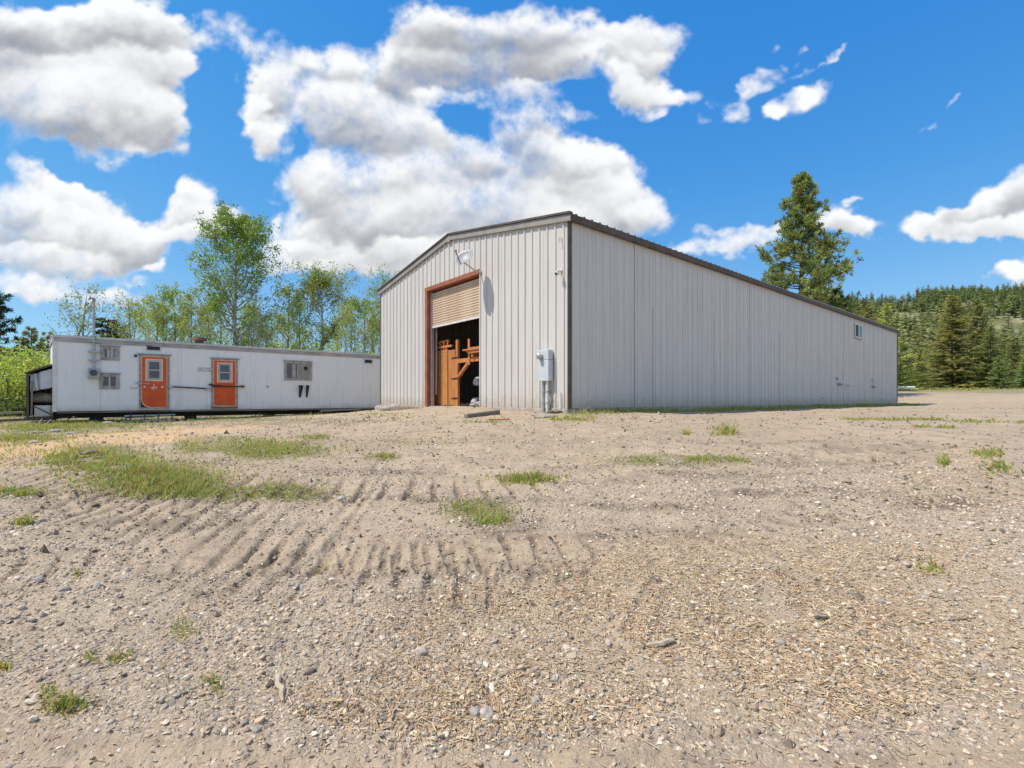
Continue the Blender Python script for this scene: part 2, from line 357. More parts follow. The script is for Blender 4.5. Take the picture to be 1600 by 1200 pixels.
def osb():
    m, nt, b = material('strand_board', .7)
    co = objco(nt, (1, 1, .55))
    v = nt.nodes.new('ShaderNodeTexVoronoi'); nt.links.new(vmth(nt, 'ADD', co, noise(nt, co, 6, 3, .5, col=True)), v.inputs['Vector']); v.inputs['Scale'].default_value = 17
    hs = nt.nodes.new('ShaderNodeSeparateXYZ'); nt.links.new(v.outputs['Color'], hs.inputs[0])
    nt.links.new(nmix(nt, hs.outputs[0], (.58, .27, .085), (.32, .115, .03)), b.inputs['Base Color'])
    bump(nt, b, hs.outputs[1], .2, .003); return m
MT['osb'] = osb()
def glassy(name, c, rough=.06):
    m, nt, b = material(name, rough, 0, .6)
    co = objco(nt); nt.links.new(nmix(nt, mrange(nt, noise(nt, co, 3, 4, .6), .3, .7), c, tuple(x * 1.6 + .01 for x in c)), b.inputs['Base Color'])
    nt.links.new(mrange(nt, noise(nt, co, 9, 5, .6), .3, .7, rough, rough + .12), b.inputs['Roughness'])
    return m
MT['glass_dark'] = glassy('dark_dusty_glass', (.035, .037, .042))
MT['glass_sky'] = glassy('clean_glass', (.02, .025, .03), .02)
MT['screen'] = plain('dusty_insect_screen', (.10, .105, .115), (.15, .155, .16), .5, 8, bump_s=.02)
MT['curtain'] = plain('faded_board_behind_glass', (.34, .32, .29), (.24, .23, .21), .6, 3, stretch=(4, 1, .3), bump_s=.02)
MT['bag'] = plain('pale_plastic_bag', (.55, .58, .62), (.40, .43, .47), .4, 6, bump_s=.5)
MT['blue_bin'] = plain('blue_grey_bin', (.08, .11, .15), (.12, .15, .19), .5, 5, bump_s=.05)
MT['film'] = plain('cloudy_plastic_sheet', (.70, .74, .78), (.52, .57, .62), .25, 3, stretch=(3, 3, .6), bump_s=.5, dist=.04)
MT['tarp'] = plain('muddy_brown_tarp', (.16, .13, .10), (.27, .23, .18), .8, 5, bump_s=.6, dist=.03)
MT['rock'] = plain('pale_stone', (.50, .435, .36), (.37, .315, .255), .85, 12, bump_s=.4)
MT['rock_grey'] = plain('grey_stone', (.36, .325, .285), (.25, .222, .195), .85, 14, bump_s=.4)
MT['mud'] = plain('dry_dirt_clod', (.24, .185, .135), (.15, .11, .08), .95, 14, bump_s=.5)
MT['hose'] = plain('white_hose', (.62, .63, .60), (.50, .50, .46), .5, 4, bump_s=.02)
MT['ink'] = plain('faded_black_paint', (.05, .045, .05), (.12, .09, .09), .7, 60, bump_s=0)
MT['decal'] = plain('worn_white_decal', (.72, .70, .66), (.50, .34, .28), .6, 60, bump_s=0)
def attr_mat(name, rough=.8, transl=0.0, spec=.25, objvar=0.0, bump_scale=None):
    """colour from the piece's own Col attribute"""
    m, nt, b = material(name, rough, 0, spec)
    a = nt.nodes.new('ShaderNodeAttribute'); a.attribute_name = 'Col'; c = a.outputs['Color']
    if objvar:
        oi = nt.nodes.new('ShaderNodeObjectInfo')
        hv = nt.nodes.new('ShaderNodeHueSaturation'); nt.links.new(c, hv.inputs['Color'])
        nt.links.new(mrange(nt, oi.outputs['Random'], 0, 1, .5 - objvar * .06, .5 + objvar * .05, False), hv.inputs['Hue'])
        r2 = mth(nt, 'FRACT', mth(nt, 'MULTIPLY', oi.outputs['Random'], 7.31))
        nt.links.new(mrange(nt, r2, 0, 1, 1 - objvar * .35, 1 + objvar * .35, False), hv.inputs['Value'])
        c = hv.outputs[0]
    nt.links.new(c, b.inputs['Base Color'])
    if bump_scale: bump(nt, b, noise(nt, objco(nt), bump_scale, 4, .6), .4, .01)
    if transl:
        tr = nt.nodes.new('ShaderNodeBsdfTranslucent'); nt.links.new(nmix(nt, 1.0, c, (1.15, 1.2, .6), 'MULTIPLY'), tr.inputs[0])
        mx = nt.nodes.new('ShaderNodeMixShader'); mx.inputs[0].default_value = transl
        nt.links.new(b.outputs[0], mx.inputs[1]); nt.links.new(tr.outputs[0], mx.inputs[2])
        nt.links.new(mx.outputs[0], nt.nodes['Material Output'].inputs[0])
    return m
MT['leaf'] = attr_mat('aspen_leaves', .55, .5, .3, .3)
MT['needle'] = attr_mat('needles', .6, .42, .3, .8)
MT['grass'] = attr_mat('grass_blades', .6, .45, .2)
MT['stone_attr'] = attr_mat('gravel_stones', .85, 0, .3, bump_scale=60)
MT['straw'] = attr_mat('straw_and_chips', .75, 0, .25)
def bark(name, pale, dark, sc=6):
    m, nt, b = material(name, .85)
    co = objco(nt, (1, 1, .7))
    n = noise(nt, co, sc, 6, .65)
    geo = nt.nodes.new('ShaderNodeTexCoord'); sp = nt.nodes.new('ShaderNodeSeparateXYZ'); nt.links.new(geo.outputs['Object'], sp.inputs[0])
    nt.links.new(nmix(nt, mrange(nt, n, .45, .62), pale, dark), b.inputs['Base Color'])
    bump(nt, b, n, .5, .03); return m
MT['bark_aspen'] = bark('aspen_bark', (.40, .38, .34), (.14, .125, .105), 4)
MT['bark_twig'] = bark('grey_twig_bark', (.17, .15, .125), (.09, .075, .06), 6)
MT['bark_pine'] = bark('pine_bark', (.13, .085, .06), (.06, .042, .032), 6)

# ------------------------------------------------------------------ the lie of the land
SHED_O = np.array([1.437, 12.3, 1.22]); E1 = np.array([.769, .639]); E2 = np.array([-.639, .769])
SHED_L, SHED_W, EAVE, RISE = 32.4, 11.1, 4.90, .92
def shed_w(x, y): return SHED_O[:2] + E1 * x + E2 * y
TR_O = np.array([-16.33, 17.2, .97]); T1v = np.array([.784, .621]); T1v = T1v / np.linalg.norm(T1v); T2v = np.array([-.71, .704])
TR_H, TR_L, TR_D = 2.79, 17.5, 3.0
CTRL = np.array([
 (0,-20,-.35),(-20,-20,-.3),(20,-20,-.1),(0,-4,-.12),(0,0,-.06),(0,2,0),(-5,2,-.02),(5,2,.02),(-10,0,-.05),(10,0,.1),(0,5,.36),(-6,5,.24),(6,5,.42),(0,8,.72),(-8,8,.42),(8,8,.76),(0,11,.99),
 (1.4,12.2,1.08),(-.16,14.1,1.15),(-1.3,15.5,1.20),(-2.9,17.5,1.19),(-4.2,19.1,1.08),(-5.7,20.8,1.0),(-3.6,15.0,1.10),(-5.5,18.6,1.0),(-8,15.5,.80),(-16,16.4,.62),(-13.3,18.7,.57),(-10.2,21.2,.69),(-7,24,.80),(-12,25,.62),
 (-20,12,.5),(-25,20,.55),(-12,11,.55),(5,14.6,1.06),(12,20.6,1.05),(19,26.4,1.05),(26.5,32.6,1.06),(8,25,1.05),(14,33,1.05),(0,24,1.0),(14,12,.95),(22,18,1.1),(30,31,1.16),(35,20,1.25),(45,42,1.8),(55,56,2.35),(75,66,2.85),
 (20,0,.5),(36,66,2.8),(45,70,2.9),(40,0,.8),(-40,20,.5),(-30,60,.5),(-60,60,.5),(10,60,1.6),(-10,40,.8),(100,100,3.4),(90,40,2.6),(-60,0,.2),(-100,100,.6),(0,110,1.8)], float)
def _tps_k(d2): return np.where(d2 > 1e-9, d2 * np.log(np.maximum(d2, 1e-9)) * .5, 0)
def _tps_fit(P):
    n = len(P); K = _tps_k(((P[:, None, :2] - P[None, :, :2]) ** 2).sum(-1)) + np.eye(n) * .3
    Q = np.c_[np.ones(n), P[:, :2]]; A = np.block([[K, Q], [Q.T, np.zeros((3, 3))]])
    return np.linalg.solve(A, np.r_[P[:, 2], 0, 0, 0])
_W = _tps_fit(CTRL)
def ground(x, y):
    x = np.atleast_1d(np.asarray(x, float)); y = np.atleast_1d(np.asarray(y, float)); n = len(CTRL)
    z = _W[n] + _W[n + 1] * x + _W[n + 2] * y
    for i in range(n): z = z + _W[i] * _tps_k((x - CTRL[i, 0]) ** 2 + (y - CTRL[i, 1]) ** 2)
    r = np.hypot(x, y); w = sstep(70, 125, r); far = 1.8 + 1.7 * np.tanh(x / 60)
    return z * (1 - w) + far * w
def gz(x, y): return float(ground(x, y)[0])
def pix(px, py):
    """yard points seen at photograph pixels"""
    px = np.atleast_1d(np.asarray(px, float)); py = np.atleast_1d(np.asarray(py, float)); px, py = np.broadcast_arrays(px, py)
    a = (px - 800) / F; c = (HOR - py) / F
    Y = np.full(px.shape, 1.0); ts = np.geomspace(1.2, 110, 90); found = np.zeros(px.shape, bool); lo = np.full(px.shape, 1.0); hi = np.full(px.shape, 110.0)
    prev = 1.0
    for t in ts:
        below = (EYE + c * t < ground(a * t, np.full(px.shape, t))) & ~found
        hi = np.where(below, t, hi); lo = np.where(below, prev, lo); found |= below; prev = t
    for _ in range(18):
        m = (lo + hi) / 2; b = EYE + c * m < ground(a * m, m); hi = np.where(b, m, hi); lo = np.where(b, lo, m)
    return a * hi, hi
# lug tracks: centre lines in photograph pixels -> yard, half width, lug spacing, depth, chevron
TRACKS = []
for pts, hw, sp, dep, chev in [
    ([(-60, 905), (150, 880), (330, 872), (520, 868), (700, 868), (860, 868), (1000, 862), (1130, 846), (1280, 812), (1450, 772), (1640, 730)], .30, .235, .028, .35),
    ([(-60, 742), (120, 752), (300, 765), (450, 764), (620, 763), (760, 762), (900, 757), (1050, 744), (1250, 724), (1450, 704), (1640, 690)], .42, .30, .046, .3),
    ([(-80, 800), (90, 806), (240, 826), (400, 846), (500, 862)], .36, .24, .024, .9),
    ([(-80, 722), (80, 742), (220, 782), (330, 820)], .6, .28, .035, 1.2),
    ([(560, 905), (660, 905), (780, 903), (900, 902), (1010, 905)], .2, .23, .005, -.3)]:
    X, Y = pix([p[0] for p in pts], [p[1] for p in pts]); P = np.c_[X, Y]
    d = np.r_[0, np.cumsum(np.hypot(*np.diff(P, axis=0).T))]; s = np.arange(0, d[-1], .12)
    q = np.c_[np.interp(s, d, P[:, 0]), np.interp(s, d, P[:, 1])]
    for _ in range(6): q[1:-1] = (q[:-2] + q[1:-1] * 2 + q[2:]) / 4
    TRACKS.append((q, s, hw, sp, dep, chev))
RUTS = []     # narrow tyre lines
for pts, hw, dep in [([(395, 905), (470, 860), (540, 795), (585, 740), (600, 715)], .07, .012), ([(430, 915), (500, 862), (560, 800), (600, 745)], .05, .010),
                     ([(1030, 900), (1000, 960), (985, 1000)], .06, .010), ([(525, 840), (545, 900)], .04, .012)]:
    X, Y = pix([p[0] for p in pts], [p[1] for p in pts]); P = np.c_[X, Y]
    d = np.r_[0, np.cumsum(np.hypot(*np.diff(P, axis=0).T))]; s = np.arange(0, d[-1], .06)
    RUTS.append((np.c_[np.interp(s, d, P[:, 0]), np.interp(s, d, P[:, 1])], hw, dep))
# patches, in photograph pixels: cx, cy, rx, ry
def patch_field(x, y, patches):
    """0..1 field on the ground from image-space ellipses, by projecting ground points to pixels"""
    z = ground(x, y); yy = np.maximum(y, .5); px = 800 + F * x / yy; py = HOR - F * (z - EYE) / yy
    out = np.zeros(x.shape)
    nz = fbm(x * 1.3, y * 1.3, 4) * .9
    for cx, cy, rx, ry, w in patches:
        e = ((px - cx) / rx) ** 2 + ((py - cy) / ry) ** 2
        out = np.maximum(out, w * sstep(1.35, .35, e + nz * .9))
    return np.where(y > .6, out, 0)
P_ORANGE = [(60, 703, 110, 13, 1), (200, 684, 130, 11, 1), (300, 672, 90, 7, .8), (370, 665, 60, 6, .5), (-60, 712, 100, 18, 1), (275, 735, 30, 8, .3)]
P_GREEN = [(150, 715, 85, 20, 1), (235, 750, 95, 28, 1), (300, 700, 30, 15, .6), (415, 704, 85, 16, 1), (330, 690, 60, 10, .6), (825, 745, 40, 7, .8), (1030, 720, 75, 9, .7), (1130, 718, 55, 7, .6), (745, 800, 50, 24, .6),
           (440, 772, 65, 18, .7), (345, 775, 55, 14, .6), (20, 772, 40, 12, .7), (110, 667, 110, 9, .9), (40, 683, 60, 8, .7), (300, 655, 200, 4, .6), (1345, 655, 20, 2, .5), (1400, 655, 22, 2, .5), (1445, 655, 18, 2, .5), (1525, 658, 26, 2, .5),
           (1580, 612, 90, 3, .9), (600, 715, 25, 6, .5), (490, 683, 30, 5, .6)]
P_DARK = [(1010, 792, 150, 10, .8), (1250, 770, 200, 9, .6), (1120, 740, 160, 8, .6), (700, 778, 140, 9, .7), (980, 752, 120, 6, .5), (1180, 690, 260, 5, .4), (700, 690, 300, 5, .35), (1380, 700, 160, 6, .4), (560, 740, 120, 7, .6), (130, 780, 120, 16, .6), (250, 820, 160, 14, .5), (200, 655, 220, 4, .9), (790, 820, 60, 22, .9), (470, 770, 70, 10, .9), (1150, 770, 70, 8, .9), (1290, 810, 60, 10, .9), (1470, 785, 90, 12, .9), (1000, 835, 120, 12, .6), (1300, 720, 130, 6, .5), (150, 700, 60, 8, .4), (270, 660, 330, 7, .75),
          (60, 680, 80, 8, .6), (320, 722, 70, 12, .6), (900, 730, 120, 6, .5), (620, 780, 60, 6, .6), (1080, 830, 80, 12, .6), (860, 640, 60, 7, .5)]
P_STRAW = [(1800, 1000, 260, 200, .6), (1100, 1000, 520, 130, 1), (900, 1050, 420, 90, .9), (1300, 880, 300, 50, .8), (1150, 850, 160, 24, .7), (700, 1100, 260, 60, .7), (1500, 760, 130, 40, .5), (1560, 1000, 200, 120, .4)]
P_GRAVEL = [(1850, 950, 420, 320, .8), (-250, 950, 420, 320, .8), (500, 1090, 700, 90, .9), (200, 930, 300, 60, .7), (1200, 1090, 500, 90, .7), (300, 1000, 420, 130, 1), (700, 950, 260, 70, .9), (1000, 1040, 500, 110, .8), (1400, 950, 400, 150, .8), (1300, 760, 360, 50, .6), (560, 800, 260, 70, .4), (1000, 790, 260, 50, .5), (100, 880, 200, 60, .6)]
def detail(x, y):
    """relief above the base ground and soil masks"""
    r = np.hypot(x, y); near = sstep(30, 6, r); vn = sstep(11, 3, r)
    z = fbm(x * .5, y * .5, 3) * .055 + near * fbm(x * 2.1, y * 2.1, 3) * .030 + vn * (fbm(x * 8, y * 8, 3) * .021 + np.abs(fbm(x * 23, y * 23, 2)) * .015)
    hard = np.ones(x.shape)
    dark = np.zeros(x.shape)
    for q, s, hw, sp, dep, chev in TRACKS:
        sel = np.where((x > q[:, 0].min() - 1.5) & (x < q[:, 0].max() + 1.5) & (y > q[:, 1].min() - 1.5) & (y < q[:, 1].max() + 1.5))[0]
        for k in range(0, len(sel), 20000):
            ii = sel[k:k + 20000]; X = x[ii]; Y = y[ii]
            d2 = (X[:, None] - q[None, :, 0]) ** 2 + (Y[:, None] - q[None, :, 1]) ** 2; j = d2.argmin(1)
            t = q[np.minimum(j + 1, len(q) - 1)] - q[np.maximum(j - 1, 0)]; t /= np.linalg.norm(t, axis=1)[:, None] + 1e-9
            w = (X - q[j, 0]) * -t[:, 1] + (Y - q[j, 1]) * t[:, 0]; along = s[j] + (X - q[j, 0]) * t[:, 0] + (Y - q[j, 1]) * t[:, 1]
            wob = fbm(X * 1.7, Y * 1.7, 4)
            ph = (along + chev * w * .6 + wob * .08) / sp
            strength = np.clip(.68 + 1.8 * fbm(X * .75 + 9, Y * .75, 3), .28, 1.15)
            lug = .5 + .5 * np.sin(2 * np.pi * ph)
            groove = sstep(.72, .97, lug + fbm(X * 9, Y * 9, 2) * .18)
            inside = sstep(hw * 1.06, hw * .86, np.abs(w) + wob * .06)
            berm = np.exp(-((np.abs(w) - hw * 1.15) / (hw * .22)) ** 2)
            clod = np.clip(fbm(X * 11, Y * 11, 3) * 1.6 + .25, 0, 1)
            z[ii] += strength * (-dep * .35 * inside - dep * .9 * groove * inside + dep * .5 * berm * clod)
            hard[ii] *= 1 - .5 * inside * (1 - groove)
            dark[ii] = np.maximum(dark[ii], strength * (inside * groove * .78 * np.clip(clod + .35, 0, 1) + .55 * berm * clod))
    for q, hw, dep in RUTS:
        sel = np.where((x > q[:, 0].min() - .5) & (x < q[:, 0].max() + .5) & (y > q[:, 1].min() - .5) & (y < q[:, 1].max() + .5))[0]
        if len(sel):
            X = x[sel]; Y = y[sel]; dm = np.sqrt(((X[:, None] - q[None, :, 0]) ** 2 + (Y[:, None] - q[None, :, 1]) ** 2).min(1))
            z[sel] += -dep * sstep(hw, hw * .5, dm) + dep * .7 * np.exp(-((dm - hw * 1.2) / (hw * .35)) ** 2)
    return z, dark, hard
def detail_z(x, y):
    """height of the finished ground surface"""
    x = np.atleast_1d(np.asarray(x, float)); y = np.atleast_1d(np.asarray(y, float))
    z, _, _ = detail(x, y)
    return ground(x, y) + z * flat_mask(x, y)
def local_shed(x, y):
    dx = x - SHED_O[0]; dy = y - SHED_O[1]; return dx * E1[0] + dy * E1[1], dx * E2[0] + dy * E2[1]
def flat_mask(x, y):
    lx, ly = local_shed(x, y); ins = (lx > -.1) & (lx < SHED_L + .1) & (ly > -.1) & (ly < SHED_W + .1)
    return np.where(ins, 0.0, 1.0)
def build_ground():
    # one sheet: rings about the yard, closer together where the yard is seen close
    th = np.r_[np.linspace(R(-54), R(54), 660), np.linspace(R(54), R(306), 60)[1:-1]]
    rr = np.r_[0.25, .6, np.geomspace(.95, 40, 470), np.geomspace(40, 140, 50)[1:], np.geomspace(140, 4000, 24)[1:]]
    TH, RR = np.meshgrid(th, rr, indexing='ij'); x = (RR * np.sin(TH)).ravel(); y = (RR * np.cos(TH)).ravel()
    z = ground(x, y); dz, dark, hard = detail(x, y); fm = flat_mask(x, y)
    lx, ly = local_shed(x, y); ins = fm < .5
    z = z + dz * fm; z[ins] = np.minimum(z[ins], 1.12)
    n = len(th); m = len(rr); idx = np.arange(n * m).reshape(n, m)
    a = idx; b = np.roll(idx, -1, axis=0)
    f = np.stack([a[:, :-1], a[:, 1:], b[:, 1:], b[:, :-1]], -1).reshape(-1, 4)
    green = patch_field(x, y, P_GREEN); green = np.maximum(green, .75 * sstep(1.0, .2, np.abs(ly + .45) / .5 + fbm(x * 2, y * 2, 3) * .6) * (lx > -.2) * (lx < SHED_L + 1.5))
    far = sstep(-22, -40, x) + sstep(60, 80, np.hypot(x, y)) * (y > 0) + sstep(-3, 2, ((x - TR_O[0]) * -T1v[1] + (y - TR_O[1]) * T1v[0])) * (x < -4)
    green = np.maximum(green, np.clip(far, 0, .8))
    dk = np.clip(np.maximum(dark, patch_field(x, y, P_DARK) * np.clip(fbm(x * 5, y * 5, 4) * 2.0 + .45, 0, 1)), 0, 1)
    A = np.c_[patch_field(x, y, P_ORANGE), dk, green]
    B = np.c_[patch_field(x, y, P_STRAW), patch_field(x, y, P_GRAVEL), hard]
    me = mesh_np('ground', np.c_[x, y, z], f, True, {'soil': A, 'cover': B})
    m_, nt, bs = material('bare_yard_soil', .92, 0, .2)
    geo = nt.nodes.new('ShaderNodeNewGeometry'); P = geo.outputs['Position']
    def at(nm):
        a_ = nt.nodes.new('ShaderNodeAttribute'); a_.attribute_name = nm; s_ = nt.nodes.new('ShaderNodeSeparateXYZ'); nt.links.new(a_.outputs['Vector'], s_.inputs[0]); return s_.outputs
    so = at('soil'); co = at('cover')
    n0 = noise(nt, P, .35, 5, .6); n1 = noise(nt, P, 2.3, 8, .65); n2 = noise(nt, P, 17, 8, .68); n3 = noise(nt, P, 75, 4, .6)
    c = nmix(nt, mrange(nt, n0, .35, .65), (.485, .372, .255), (.41, .312, .212))
    c = nmix(nt, mth(nt, 'MULTIPLY', mrange(nt, n1, .42, .66), .8), c, (.315, .240, .170))
    n15 = noise(nt, P, 6.5, 6, .7); c = nmix(nt, mth(nt, 'MULTIPLY', mrange(nt, n15, .52, .72), .6), c, (.25, .188, .132))
    c = nmix(nt, mth(nt, 'MULTIPLY', mrange(nt, n2, .5, .75), .5), c, (.27, .205, .15))
    c = nmix(nt, mth(nt, 'MULTIPLY', mrange(nt, n2, .45, .25), .5), c, (.54, .44, .335))
    stk = noise(nt, vmth(nt, 'MULTIPLY', P, (.55, 3.2, 1)), 2.4, 7, .68); c = nmix(nt, mth(nt, 'MULTIPLY', mrange(nt, stk, .52, .68), .55), c, (.27, .205, .145))
    c = nmix(nt, mth(nt, 'MULTIPLY', mrange(nt, stk, .46, .34), .45), c, (.54, .435, .325))
    # stone chips too small to build one by one
    v = nt.nodes.new('ShaderNodeTexVoronoi'); nt.links.new(P, v.inputs['Vector']); v.inputs['Scale'].default_value = 34; v.inputs['Randomness'].default_value = 1
    vs = nt.nodes.new('ShaderNodeSeparateXYZ'); nt.links.new(v.outputs['Color'], vs.inputs[0])
    st = mth(nt, 'MULTIPLY', mrange(nt, v.outputs['Distance'], .42, .28), mrange(nt, vs.outputs[0], .45, .5))
    sc_ = nmix(nt, vs.outputs[1], (.31, .26, .205), (.64, .535, .415))
    sw = mth(nt, 'MULTIPLY', st, mrange(nt, co[1], 0, .8, .22, .85))
    c = nmix(nt, mth(nt, 'MULTIPLY', mth(nt, 'MAXIMUM', co[1], co[0]), .40), c, (.34, .265, .19))
    c = nmix(nt, sw, c, sc_)
    v3 = nt.nodes.new('ShaderNodeTexVoronoi'); nt.links.new(P, v3.inputs['Vector']); v3.inputs['Scale'].default_value = 95
    vs3 = nt.nodes.new('ShaderNodeSeparateXYZ'); nt.links.new(v3.outputs['Color'], vs3.inputs[0])
    c = nmix(nt, mth(nt, 'MULTIPLY', mrange(nt, vs3.outputs[0], .4, .5), mrange(nt, mth(nt, 'MAXIMUM', co[1], co[0]), 0, .7, .18, .75)), c, nmix(nt, vs3.outputs[1], (.28, .215, .155), (.66, .54, .405)))
    c = nmix(nt, mth(nt, 'MULTIPLY', so[0], mrange(nt, n1, .25, .6, 1, .55)), c, (.62, .40, .20))
    strn = noise(nt, vmth(nt, 'MULTIPLY', P, (1, 1, 1)), 55, 5, .7, 1.2)
    c = nmix(nt, mth(nt, 'MULTIPLY', co[0], mrange(nt, strn, .42, .62, 0, .62)), c, (.44, .31, .185))
    c = nmix(nt, mth(nt, 'MULTIPLY', co[0], mrange(nt, n3, .55, .72, 0, .6)), c, (.62, .48, .32))
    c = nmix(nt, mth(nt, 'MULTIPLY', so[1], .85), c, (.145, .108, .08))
    c = nmix(nt, mth(nt, 'MULTIPLY', so[2], mrange(nt, n2, .35, .6, .25, .8)), c, (.125, .135, .05))
    nt.links.new(c, bs.inputs['Base Color'])
    h = mth(nt, 'ADD', mth(nt, 'MULTIPLY', n2, .9), mth(nt, 'ADD', mth(nt, 'MULTIPLY', n3, .35), mth(nt, 'MULTIPLY', sw, .55)))
    v2 = nt.nodes.new('ShaderNodeTexVoronoi'); nt.links.new(P, v2.inputs['Vector']); v2.inputs['Scale'].default_value = 95
    vs2 = nt.nodes.new('ShaderNodeSeparateXYZ'); nt.links.new(v2.outputs['Color'], vs2.inputs[0])
    sw2 = mth(nt, 'MULTIPLY', mth(nt, 'MULTIPLY', mrange(nt, v2.outputs['Distance'], .5, .3), mrange(nt, vs2.outputs[0], .35, .45)), mrange(nt, mth(nt, 'MAXIMUM', co[1], co[0]), 0, .7, .25, .9))
    sw = mth(nt, 'MAXIMUM', sw, sw2)
    b1 = bump(nt, None, n1, .5, .06); bump(nt, bs, h, .85, .028, b1)
    me.materials.append(m_)
    o = link('ground', me); tag(o, 'bare tan dirt yard with tyre lug marks rising to the shed', None, None, 'structure'); return o
build_ground()

# wooded hill behind the field on the right
def hill_z(x, y):
    r = np.hypot(x, y); ratio = x / np.maximum(y, 1)
    lat = sstep(.30, .62, ratio) * (1 - .25 * sstep(1.3, 2.6, ratio))
    rise = sstep(120, 560, y + .25 * x - 60) 
    return 2.0 + lat * rise * 102 * (1 + .10 * vnoise(ratio * 5, y * .004) + .06 * vnoise(ratio * 11 + 3, y * .01)) - 2.5 * (1 - sstep(95, 150, y + .25 * x - 60))
def build_hill():
    ra = np.linspace(.12, 3.2, 150); yy = np.geomspace(70, 1200, 90); A, Yg = np.meshgrid(ra, yy, indexing='ij'); Yg = Yg * (1.25 / np.maximum(A, 1.25)) ** .6
    x = (A * Yg).ravel(); y = Yg.ravel(); z = hill_z(x, y) + fbm(x * .03, y * .03, 4) * 2.0 * sstep(150, 200, y)
    n, m = A.shape; idx = np.arange(n * m).reshape(n, m); f = np.stack([idx[:-1, :-1], idx[1:, :-1], idx[1:, 1:], idx[:-1, 1:]], -1).reshape(-1, 4)
    me = mesh_np('hill', np.c_[x, y, z], f, True)
    mt, nt, b = material('hillside_grass_and_scrub', .95, 0, .1); geo = nt.nodes.new('ShaderNodeNewGeometry'); P = geo.outputs['Position']
    n1 = noise(nt, P, .035, 6, .6); n2 = noise(nt, P, .35, 6, .65)
    c = nmix(nt, mrange(nt, n1, .42, .6), (.13, .135, .06), (.30, .28, .16)); c = nmix(nt, mth(nt, 'MULTIPLY', mrange(nt, n2, .5, .7), .6), c, (.06, .07, .032))
    nt.links.new(c, b.inputs['Base Color']); bump(nt, b, n2, .6, .8)
    me.materials.append(mt); tag(link('hill', me), 'wooded hillside rising behind the field', None, None, 'structure')
build_hill()

# ------------------------------------------------------------------ the shed
RZ = math.atan2(E1[1], E1[0])
shed = empty('metal_shed', 'long pale grey ribbed metal shed with a half open roller door', 'shed', tuple(SHED_O), RZ)
def roofline(y): return EAVE + RISE * (1 - abs(y - SHED_W / 2) / (SHED_W / 2))
RIB = .3048
def profile(a, b, start=0.0):
    """rib profile across a wall from a to b: list of (pos, out)"""
    pts = [a, b]; k = math.floor((a - start) / RIB) - 1
    while start + k * RIB < b + .1:
        c = start + (k + .5) * RIB
        pts += [c - .042, c - .020, c + .020, c + .042, c + .13, c + .145, c + .16]; k += 1
    def outw(p):
        t = ((p - start) / RIB) % 1.0; d = abs(t - .5) * RIB
        h = .030 * min(1, max(0, (.042 - d) / .022))
        return h + (.004 if min(t, 1 - t) * RIB < .012 else 0)
    pts = sorted(p for p in set(round(q, 4) for q in pts) if a - 1e-6 <= p <= b + 1e-6)
    return [(p, outw(p)) for p in pts]
def front_sheet(a, b, z0, side=-1, xoff=0.0, name='wall_panel'):
    pr = profile(a, b); vs = []; 
    for p, o in pr:
        vs += [(side * o + xoff, p, z0), (side * o + xoff, p, roofline(p) - .06)]
    m = MB(); n = len(pr)
    m.add(vs, [(2 * i, 2 * i + 2, 2 * i + 3, 2 * i + 1) if side > 0 else (2 * i, 2 * i + 1, 2 * i + 3, 2 * i + 2) for i in range(n - 1)])
    me = m.mesh(name); return link(name, me, MT['shed'], shed)
DY0, DY1, DZ = 3.83, 7.10, 4.20
pw = .9144; k = 0; a = 0.0
while a < SHED_W - .01:
    b = min(a + pw, SHED_W); off = -.003 * (k % 2)
    cuts = [a] + [c for c in (DY0, DY1, SHED_W / 2) if a < c < b] + [b]
    for c0, c1 in zip(cuts[:-1], cuts[1:]):
        mid = (c0 + c1) / 2; z0 = DZ + .02 if DY0 < mid < DY1 else 0.0
        front_sheet(c0, c1, z0, -1, off)
    front_sheet(a, b, 0, 1, SHED_L + .003 * (k % 2))
    a = b; k += 1
NS = 35; sw = SHED_L / NS
def side_sheet_mesh(out):
    # a little lapped edge past the seam
    pr = [(p, o) for p, o in profile(0, sw, (sw - 3 * RIB) / 2)]; m = MB(); vs = []
    for p, o in pr: vs += [(p, out * o * .78, 0), (p, out * o * .78, EAVE)]
    n = len(pr); m.add(vs, [(2 * i, 2 * i + 2, 2 * i + 3, 2 * i + 1) for i in range(n - 1)])
    # lap hem
    m.box(sw - .012, sw + .002, min(0, out * .010), max(0, out * .010), .0, EAVE - .002)
    me = m.mesh('wall_panel'); me.materials.append(MT['shed']); return me
sm_r = side_sheet_mesh(-1); sm_l = side_sheet_mesh(1)
for i in range(NS):
    dz = .004 * math.sin(i * 2.4)
    if i in (3, 4, 8, 9, 11, 14, 16, 21, 23, 27, 29, 31): MB().box(-.012, .003, -.013, -.002, 0, EAVE - .15 if i % 2 else EAVE * .62).build('lap_edge', MT['trim_light'], shed, loc=(i * sw, 0, 0))
    link('wall_panel', sm_r, None, shed, (i * sw, -.003 * (i % 2) - .002 * math.sin(i * 1.7), 0), (0, 0, R(.03) * math.sin(i * 3.1)))
    link('wall_panel', sm_l, None, shed, (i * sw, SHED_W + .003 * (i % 2), 0))
